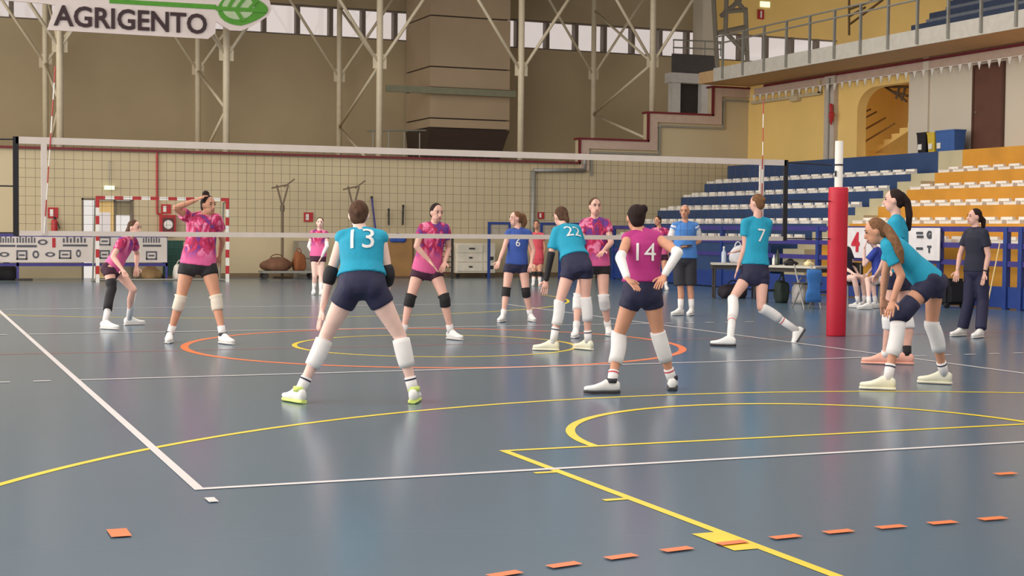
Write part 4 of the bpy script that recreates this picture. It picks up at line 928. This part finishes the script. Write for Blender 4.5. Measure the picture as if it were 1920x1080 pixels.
# 7 lunging
person('person in teal jersey 7 stepping away from the padded post', dict(H=1.76, skin='light', d=19.0, fL=(1376, 650, 1345, 649), fR=(1509, 622, 19.0, 1490, 651, 18.9), fupR=(-.79, .32, .5), hL=(1402, 517, .0), hR=(1429, 516, .0), kL=(1374, 560, -.12), kR=(1427, 577, -.1), sL=(1398, 418, .0), sR=(1440, 418, .12), head=(1419, 381, .05),
    eL=(1397, 462, -1), wL=(1385, 498, -1), eR=(1428, 462, 1), wR=(1388, 470, 1), look=(-.75, -.05, .65), hair='light', bun=(.0, -.1, .04, .035), shirt='teal', shorts='navy', hem=.18, sleeve=.55, shortlen=.3, num=('7', .24, -1, .68),
    pads=[('L', .0, .5, 'white'), ('R', .0, .5, 'white')], socks=[('L', .5, 'white'), ('R', .5, 'white')], stripe='coral', shoes=('shoe', 'dark')), NEAR)
# bent over, long ponytail
person('person in teal jersey bent forward, hands on knees, long light brown ponytail', dict(H=1.76, skin='tan', fL=(1674, 732, 1627, 730), fR=(1780, 721, 1742, 719), hL=(1741, 532, -.08), hR=(1753, 530, .1), kL=(1684, 596, -.16), kR=(1747, 609, .12), sL=(1664, 462, -.18), sR=(1672, 455, .16), head=(1641, 434, -.04),
    eL=(1690, 517, -1), wL=(1673, 566, -1), gL=(1669, 582, -1), eR=(1660, 512, 1), wR=(1655, 560, 1), gR=(1658, 578, 1), look=(-1, -.35, .15), hup=(-.35, 1, 0), hair='light', tailpx=[(1652, 420, -.04, .04), (1664, 430, -.1, .045), (1676, 450, -.2, .05), (1686, 472, -.24, .045), (1692, 492, -.26, .018)], shirt='teal', shorts='navy', hem=.0, sleeve=.6, shortlen=.36,
    pads=[('L', -.48, .06, 'navy', .072), ('L', .07, .6, 'white', .066), ('R', -.08, .5, 'white', .068)], socks=[('L', .74, 'white'), ('R', .74, 'white')], stripe='navy', shoes=('ivory', 'ivory')), NEAR)
# standing behind, dark ponytail, peach shoes
person('person in teal jersey standing with long dark ponytail and peach shoes', dict(H=1.8, skin='light', fL=(1668, 684, 1645, 683), fR=(1709, 684, 1685, 683), hL=(1672, 522, -.08), hR=(1690, 522, .1), kL=(1666, 598, -.1), kR=(1700, 600, .1), sL=(1678, 418, -.15), sR=(1684, 416, .17), head=(1675, 376, .0),
    eL=(1690, 470, -1), wL=(1668, 505, -1), eR=(1668, 468, 1), wR=(1650, 505, 1), look=(-1, -.05, .2), hair='dark', tail=[(0, -.09, .05, .035), (0, -.14, -.02, .035), (0, -.15, -.15, .038), (0, -.14, -.3, .025)], shirt='teal', shorts='navy', hem=.05, sleeve=.6, shortlen=.3,
    pads=[('L', -.1, .25, 'white'), ('R', -.1, .25, 'white')], socks=[('L', .86, 'white'), ('R', .72, 'black')], shoes=('peach', 'peach')), NEAR)
# pink team
person('person in pink jersey crouching with long black knee brace by sponsor fence', dict(H=1.7, skin='light', fL=(236, 610, 268, 609), fR=(192, 617, 214, 618), hL=(216, 503, .15), hR=(204, 504, -.1), kL=(250, 543, .1), kR=(210, 541, -.15), sL=(250, 451, .2), sR=(228, 452, -.14), head=(252, 428, .0),
    eR=(212, 482, -1), wR=(230, 506, -1), gR=(234, 513, -1), bulk=.97, eL=(257, 478, 1), wL=(256, 502, -1), look=(1, -.15, -.35), hup=(.1, 1, 0), hair='brown', tail=[(0, -.09, 0, .03), (0, -.12, -.07, .025), (0, -.1, -.13, .012)], shirt='pink', shorts='wine', hem=-.02, sleeve=.55, shortlen=.34,
    pads=[('R', -.45, .62, 'black', .066)], socks=[('L', .02, 'white'), ('R', .62, 'white')], shoes=('shoe', 'sole')), FARG)
person('person in pink jersey with one hand raised behind the head', dict(H=1.78, bulk=1.12, skin='tan', fR=(319, 641, 310, 650), fL=(414, 644, 430, 646), hR=(353, 497, .0), hL=(389, 497, .0), kR=(338, 562, -.05), kL=(406, 562, -.05), sR=(356, 410, .0), sL=(406, 411, .0), head=(391, 385, -.04),
    eR=(329, 390, -1), wR=(366, 376, 1), gR=(378, 370, 1), eL=(417, 450, 1), wL=(411, 480, 1), look=(.75, -.1, -.6), hair='dark', bun=(0, -.06, .125, .045), shirt='pink', shorts='black', hem=.0, sleeve=.5, shortlen=.3, loose=1.05,
    pads=[('L', -.12, .28, 'cream', .066), ('R', -.12, .28, 'cream', .066)], socks=[('L', .72, 'white'), ('R', .72, 'white')], shoes=('shoe', 'sole'), collar='dark'), FARG)
person('person in pink jersey with black knee pads standing ready, arms low, at net centre', dict(H=1.75, skin='light', fR=(756, 636, 750, 642), fL=(841, 636, 860, 638), hR=(786, 507, .0), hL=(814, 507, .0), kR=(769, 560, -.1), kL=(834, 560, -.1), sR=(793, 427, -.1), sL=(835, 428, -.1), head=(819, 399, -.16),
    eR=(781, 462, -1), wR=(806, 490, -1), gR=(815, 501, -1), eL=(841, 466, 1), wL=(834, 492, -1), gL=(830, 502, -1), look=(.5, -.2, -.85), hair='dark', brow='dark', tail=[(0, -.09, .0, .03), (-.04, -.11, -.08, .03), (-.06, -.09, -.17, .02)], shirt='pink', shorts='wine', hem=-.02, sleeve=.5, shortlen=.3, loose=1.05,
    pads=[('L', -.12, .22, 'black'), ('R', -.12, .22, 'black')], socks=[('L', .76, 'white'), ('R', .76, 'white')], shoes=('shoe', 'sole')), FARG)
person('person in pink jersey with white knee pads half hidden behind jersey 22', dict(H=1.8, skin='light', fR=(1081, 632, 1074, 636), fL=(1140, 628, 1144, 632), hR=(1102, 498, .0), hL=(1130, 498, .0), kR=(1084, 560, -.05), kL=(1132, 560, -.05), sR=(1095, 419, .0), sL=(1137, 419, .0), head=(1116, 388, -.03),
    eR=(1089, 458, -1), wR=(1098, 490, -1), eL=(1146, 455, -1), wL=(1132, 470, -1), look=(.25, -.05, -1), hair='brown', bun=(0, -.09, .05, .035), shirt='pink', shorts='black', hem=-.02, sleeve=.5, shortlen=.28, loose=1.05,
    pads=[('L', -.12, .35, 'white'), ('R', -.12, .35, 'white')], socks=[('L', .74, 'white'), ('R', .74, 'white')], shoes=('shoe', 'sole')), FARG)
person('person in navy libero kit with curly ponytail and black knee pads', dict(H=1.68, skin='light', fR=(945, 603, 935, 605), fL=(993, 602, 1006, 605), hR=(956, 498, .0), hL=(981, 498, .0), kR=(949, 545, -.05), kL=(986, 546, -.05), sR=(955, 436, .0), sL=(990, 437, .0), head=(966, 410, .0),
    eR=(945, 467, -1), wR=(936, 489, -1), eL=(1000, 470, -1), wL=(996, 494, -1), look=(-.85, -.05, -.5), hair='light', tail=[(0, -.08, .05, .045), (0, -.14, .03, .055), (0, -.16, -.06, .055), (0, -.14, -.14, .03)], shirt='blue', shorts='navy', hem=.02, sleeve=.3, shortlen=.3, num=('6', .16, 1, .62),
    pads=[('L', -.12, .22, 'black'), ('R', -.12, .22, 'black')], socks=[('L', .74, 'white'), ('R', .74, 'white')], shoes=('shoe', 'sole')), FARG)
person('person in pink jersey with white arm sleeves far behind the court', dict(H=1.72, skin='pale', fR=(589, 552, 586, 554), fL=(602, 553, 602, 555), hR=(590, 482, .0), hL=(603, 482, .0), kR=(590, 519, -.05), kL=(602, 519, -.05), sR=(586, 437, .0), sL=(611, 438, .0), head=(600, 418, -.03),
    eR=(580, 462, -1), wR=(590, 482, -1), eL=(613, 462, -1), wL=(602, 483, -1), look=(.1, -.05, -1), hair='brown', shirt='pink', shorts='wine', hem=.02, sleeve=.4, shortlen=.25,
    arms=[('L', -.3, .9, 'white'), ('R', -.3, .9, 'white')], socks=[('L', .35, 'white'), ('R', .35, 'white')], shoes=('shoe', 'sole')), FARG)
person('person in coral shirt standing far back beside the blue barriers', dict(H=1.66, skin='tan', fR=(1000, 536, 998, 538), fL=(1012, 536, 1014, 538), hR=(1002, 488, .0), hL=(1012, 488, .0), kR=(1001, 513, -.05), kL=(1012, 513, -.05), sR=(997, 441, .0), sL=(1017, 441, .0), head=(1006, 422, -.02),
    eR=(993, 465, -1), wR=(996, 486, -1), eL=(1021, 465, -1), wL=(1018, 486, -1), look=(-.2, -.05, -1), hair='dark', shirt='coral', shorts='coral', sleeve=.4, shortlen=.3, pads=[('L', -.12, .22, 'black'), ('R', -.12, .22, 'black')], socks=[('L', .4, 'white'), ('R', .4, 'white')], shoes=('shoe', 'sole')), FARG)
person('person in pink jersey with dark braid far behind jersey 14', dict(H=1.7, skin='tan', fR=(1230, 544, 1226, 545), fL=(1248, 544, 1252, 545), hR=(1231, 479, .0), hL=(1245, 479, .0), kR=(1230, 513, -.05), kL=(1246, 513, -.05), sR=(1225, 432, .0), sL=(1250, 433, .0), head=(1233, 414, -.03),
    eR=(1221, 455, -1), wR=(1226, 478, -1), eL=(1254, 456, -1), wL=(1252, 478, -1), look=(-.7, -.15, -.7), hair='dark', tail=[(0.03, -.07, -.03, .025), (.08, -.02, -.14, .022), (.1, .05, -.26, .016)], shirt='pink', shorts='wine', sleeve=.5, shortlen=.28, socks=[('L', .6, 'white'), ('R', .6, 'white')], shoes=('shoe', 'sole')), FARG)
# officials
def ref_extra(root, J, d):
    k = d['k']
    for s in 'LR':
        a = J['s'+s].lerp(J['e'+s], .05); b = J['s'+s].lerp(J['e'+s], .62)
        MB().tube(a, b, .072*k, .074*k, 14, True).build('shirt_sleeve', CL['white'], root, True)
    MB().bar(J['gL']+UP*.02, J['gR']+UP*.02, .2, .02).build('clipboard', M_dark, root)
person('person in sky blue shirt and dark shorts standing by the net, head shaved', dict(H=1.76, bulk=1.12, skin='tan', hs=1.02, fR=(1279, 591, 1262, 592), fL=(1298, 591, 1284, 594), hR=(1272, 486, .0), hL=(1294, 486, .0), kR=(1276, 540, -.03), kL=(1294, 540, -.03), sR=(1266, 424, .0), sL=(1303, 424, .0), head=(1284, 397, -.02),
    eR=(1257, 455, 1), wR=(1277, 466, -1), gR=(1282, 463, -1), eL=(1312, 452, 1), wL=(1295, 461, -1), gL=(1290, 462, -1), look=(-.35, -.1, -1), shirt='sky', shorts='grey', hem=.02, sleeve=.1, shortlen=.92, wide=1.05, loose=1.08, socks=[('L', .5, 'white'), ('R', .5, 'white')], shoes=('shoe', 'sole'), extra=ref_extra), 'officials and coaches')
def coach_extra(root, J, d):
    k = d['k']; N = d['N']; MB().tube(N-d['sp']*.01, N+d['sp']*.03, .066*k, .06*k, 14).build('collar', CL['polo'], root, True)
    MB().tube(J['wL'].lerp(J['eL'], .12), J['wL'].lerp(J['eL'], .2), .031*k, None, 12).build('watch', CL['dark'], root, True)
person('person in navy polo shirt and trousers with dark low ponytail near the yellow stand', dict(H=1.72, skin='light', fL=(1841, 633, 1822, 635), fR=(1808, 630, 1788, 631), hL=(1840, 508, -.05), hR=(1821, 508, .05), kL=(1843, 565, -.05), kR=(1817, 565, .05), sL=(1845, 437, -.15), sR=(1815, 437, .15), head=(1827, 407, .0),
    eL=(1853, 480, -1), wL=(1846, 513, -1), eR=(1800, 478, 1), wR=(1795, 508, -1), look=(-1, -.05, -.2), hair='dark', tail=[(0, -.09, .0, .03), (0, -.13, -.05, .038), (0, -.13, -.13, .03), (0, -.12, -.18, .012)], shirt='polo', shorts='navy', hem=-.02, sleeve=.6, shortlen=2, shoes=('shoe', 'sole'), extra=coach_extra), 'officials and coaches')
# seated pair behind the red pad
sc1 = ground(1597, 577); _h = at_d(1587, 522, depth(sc1)+.27); _h.z = 0; chair(_h, 'dark team chair behind the red padded post', (-1, -.3, 0))
person('person in navy top sitting on team chair behind the red pad', dict(H=1.7, skin='pale', d=depth(sc1)+.1, fL=(1613, 578, 1597, 577), fR=(1626, 577, 1612, 577), hL=(1585, 523, .05), hR=(1589, 521, .3), kL=(1601, 521, -.32), kR=(1616, 520, -.1), sL=(1580, 470, .05), sR=(1590, 468, .36), head=(1580, 442, .16),
    eL=(1584, 503, -1), wL=(1599, 512, -1), eR=(1600, 498, 1), wR=(1608, 512, -1), look=(-.6, -.1, -.7), hair='brown', shirt='polo', shorts='navy', sleeve=.6, shortlen=.5, socks=[('L', .7, 'white'), ('R', .7, 'white')], shoes=('shoe', 'sole')), 'seated bench people')
sc2 = ground(1640, 578); _h = at_d(1649, 524, depth(sc2)+.24); _h.z = 0; chair(_h, 'dark team chair behind the bending teal player', (-1, -.2, 0))
person('person in royal blue top sitting with one hand to the face', dict(H=1.7, skin='pale', d=depth(sc2)+.1, fL=(1634, 580, 1622, 580), fR=(1646, 578, 1634, 578), hL=(1646, 526, .0), hR=(1650, 524, .28), kL=(1626, 524, -.25), kR=(1634, 522, -.02), sL=(1640, 472, .02), sR=(1648, 470, .32), head=(1632, 446, .1),
    eL=(1620, 497, -1), wL=(1621, 464, -1), gL=(1624, 455, 1), eR=(1640, 500, 1), wR=(1628, 512, -1), look=(-.9, -.1, -.4), hair='brown', shirt='royal', shorts='white', sleeve=.6, shortlen=.45, socks=[('L', .7, 'white'), ('R', .7, 'white')], shoes=('shoe', 'sole')), 'seated bench people')
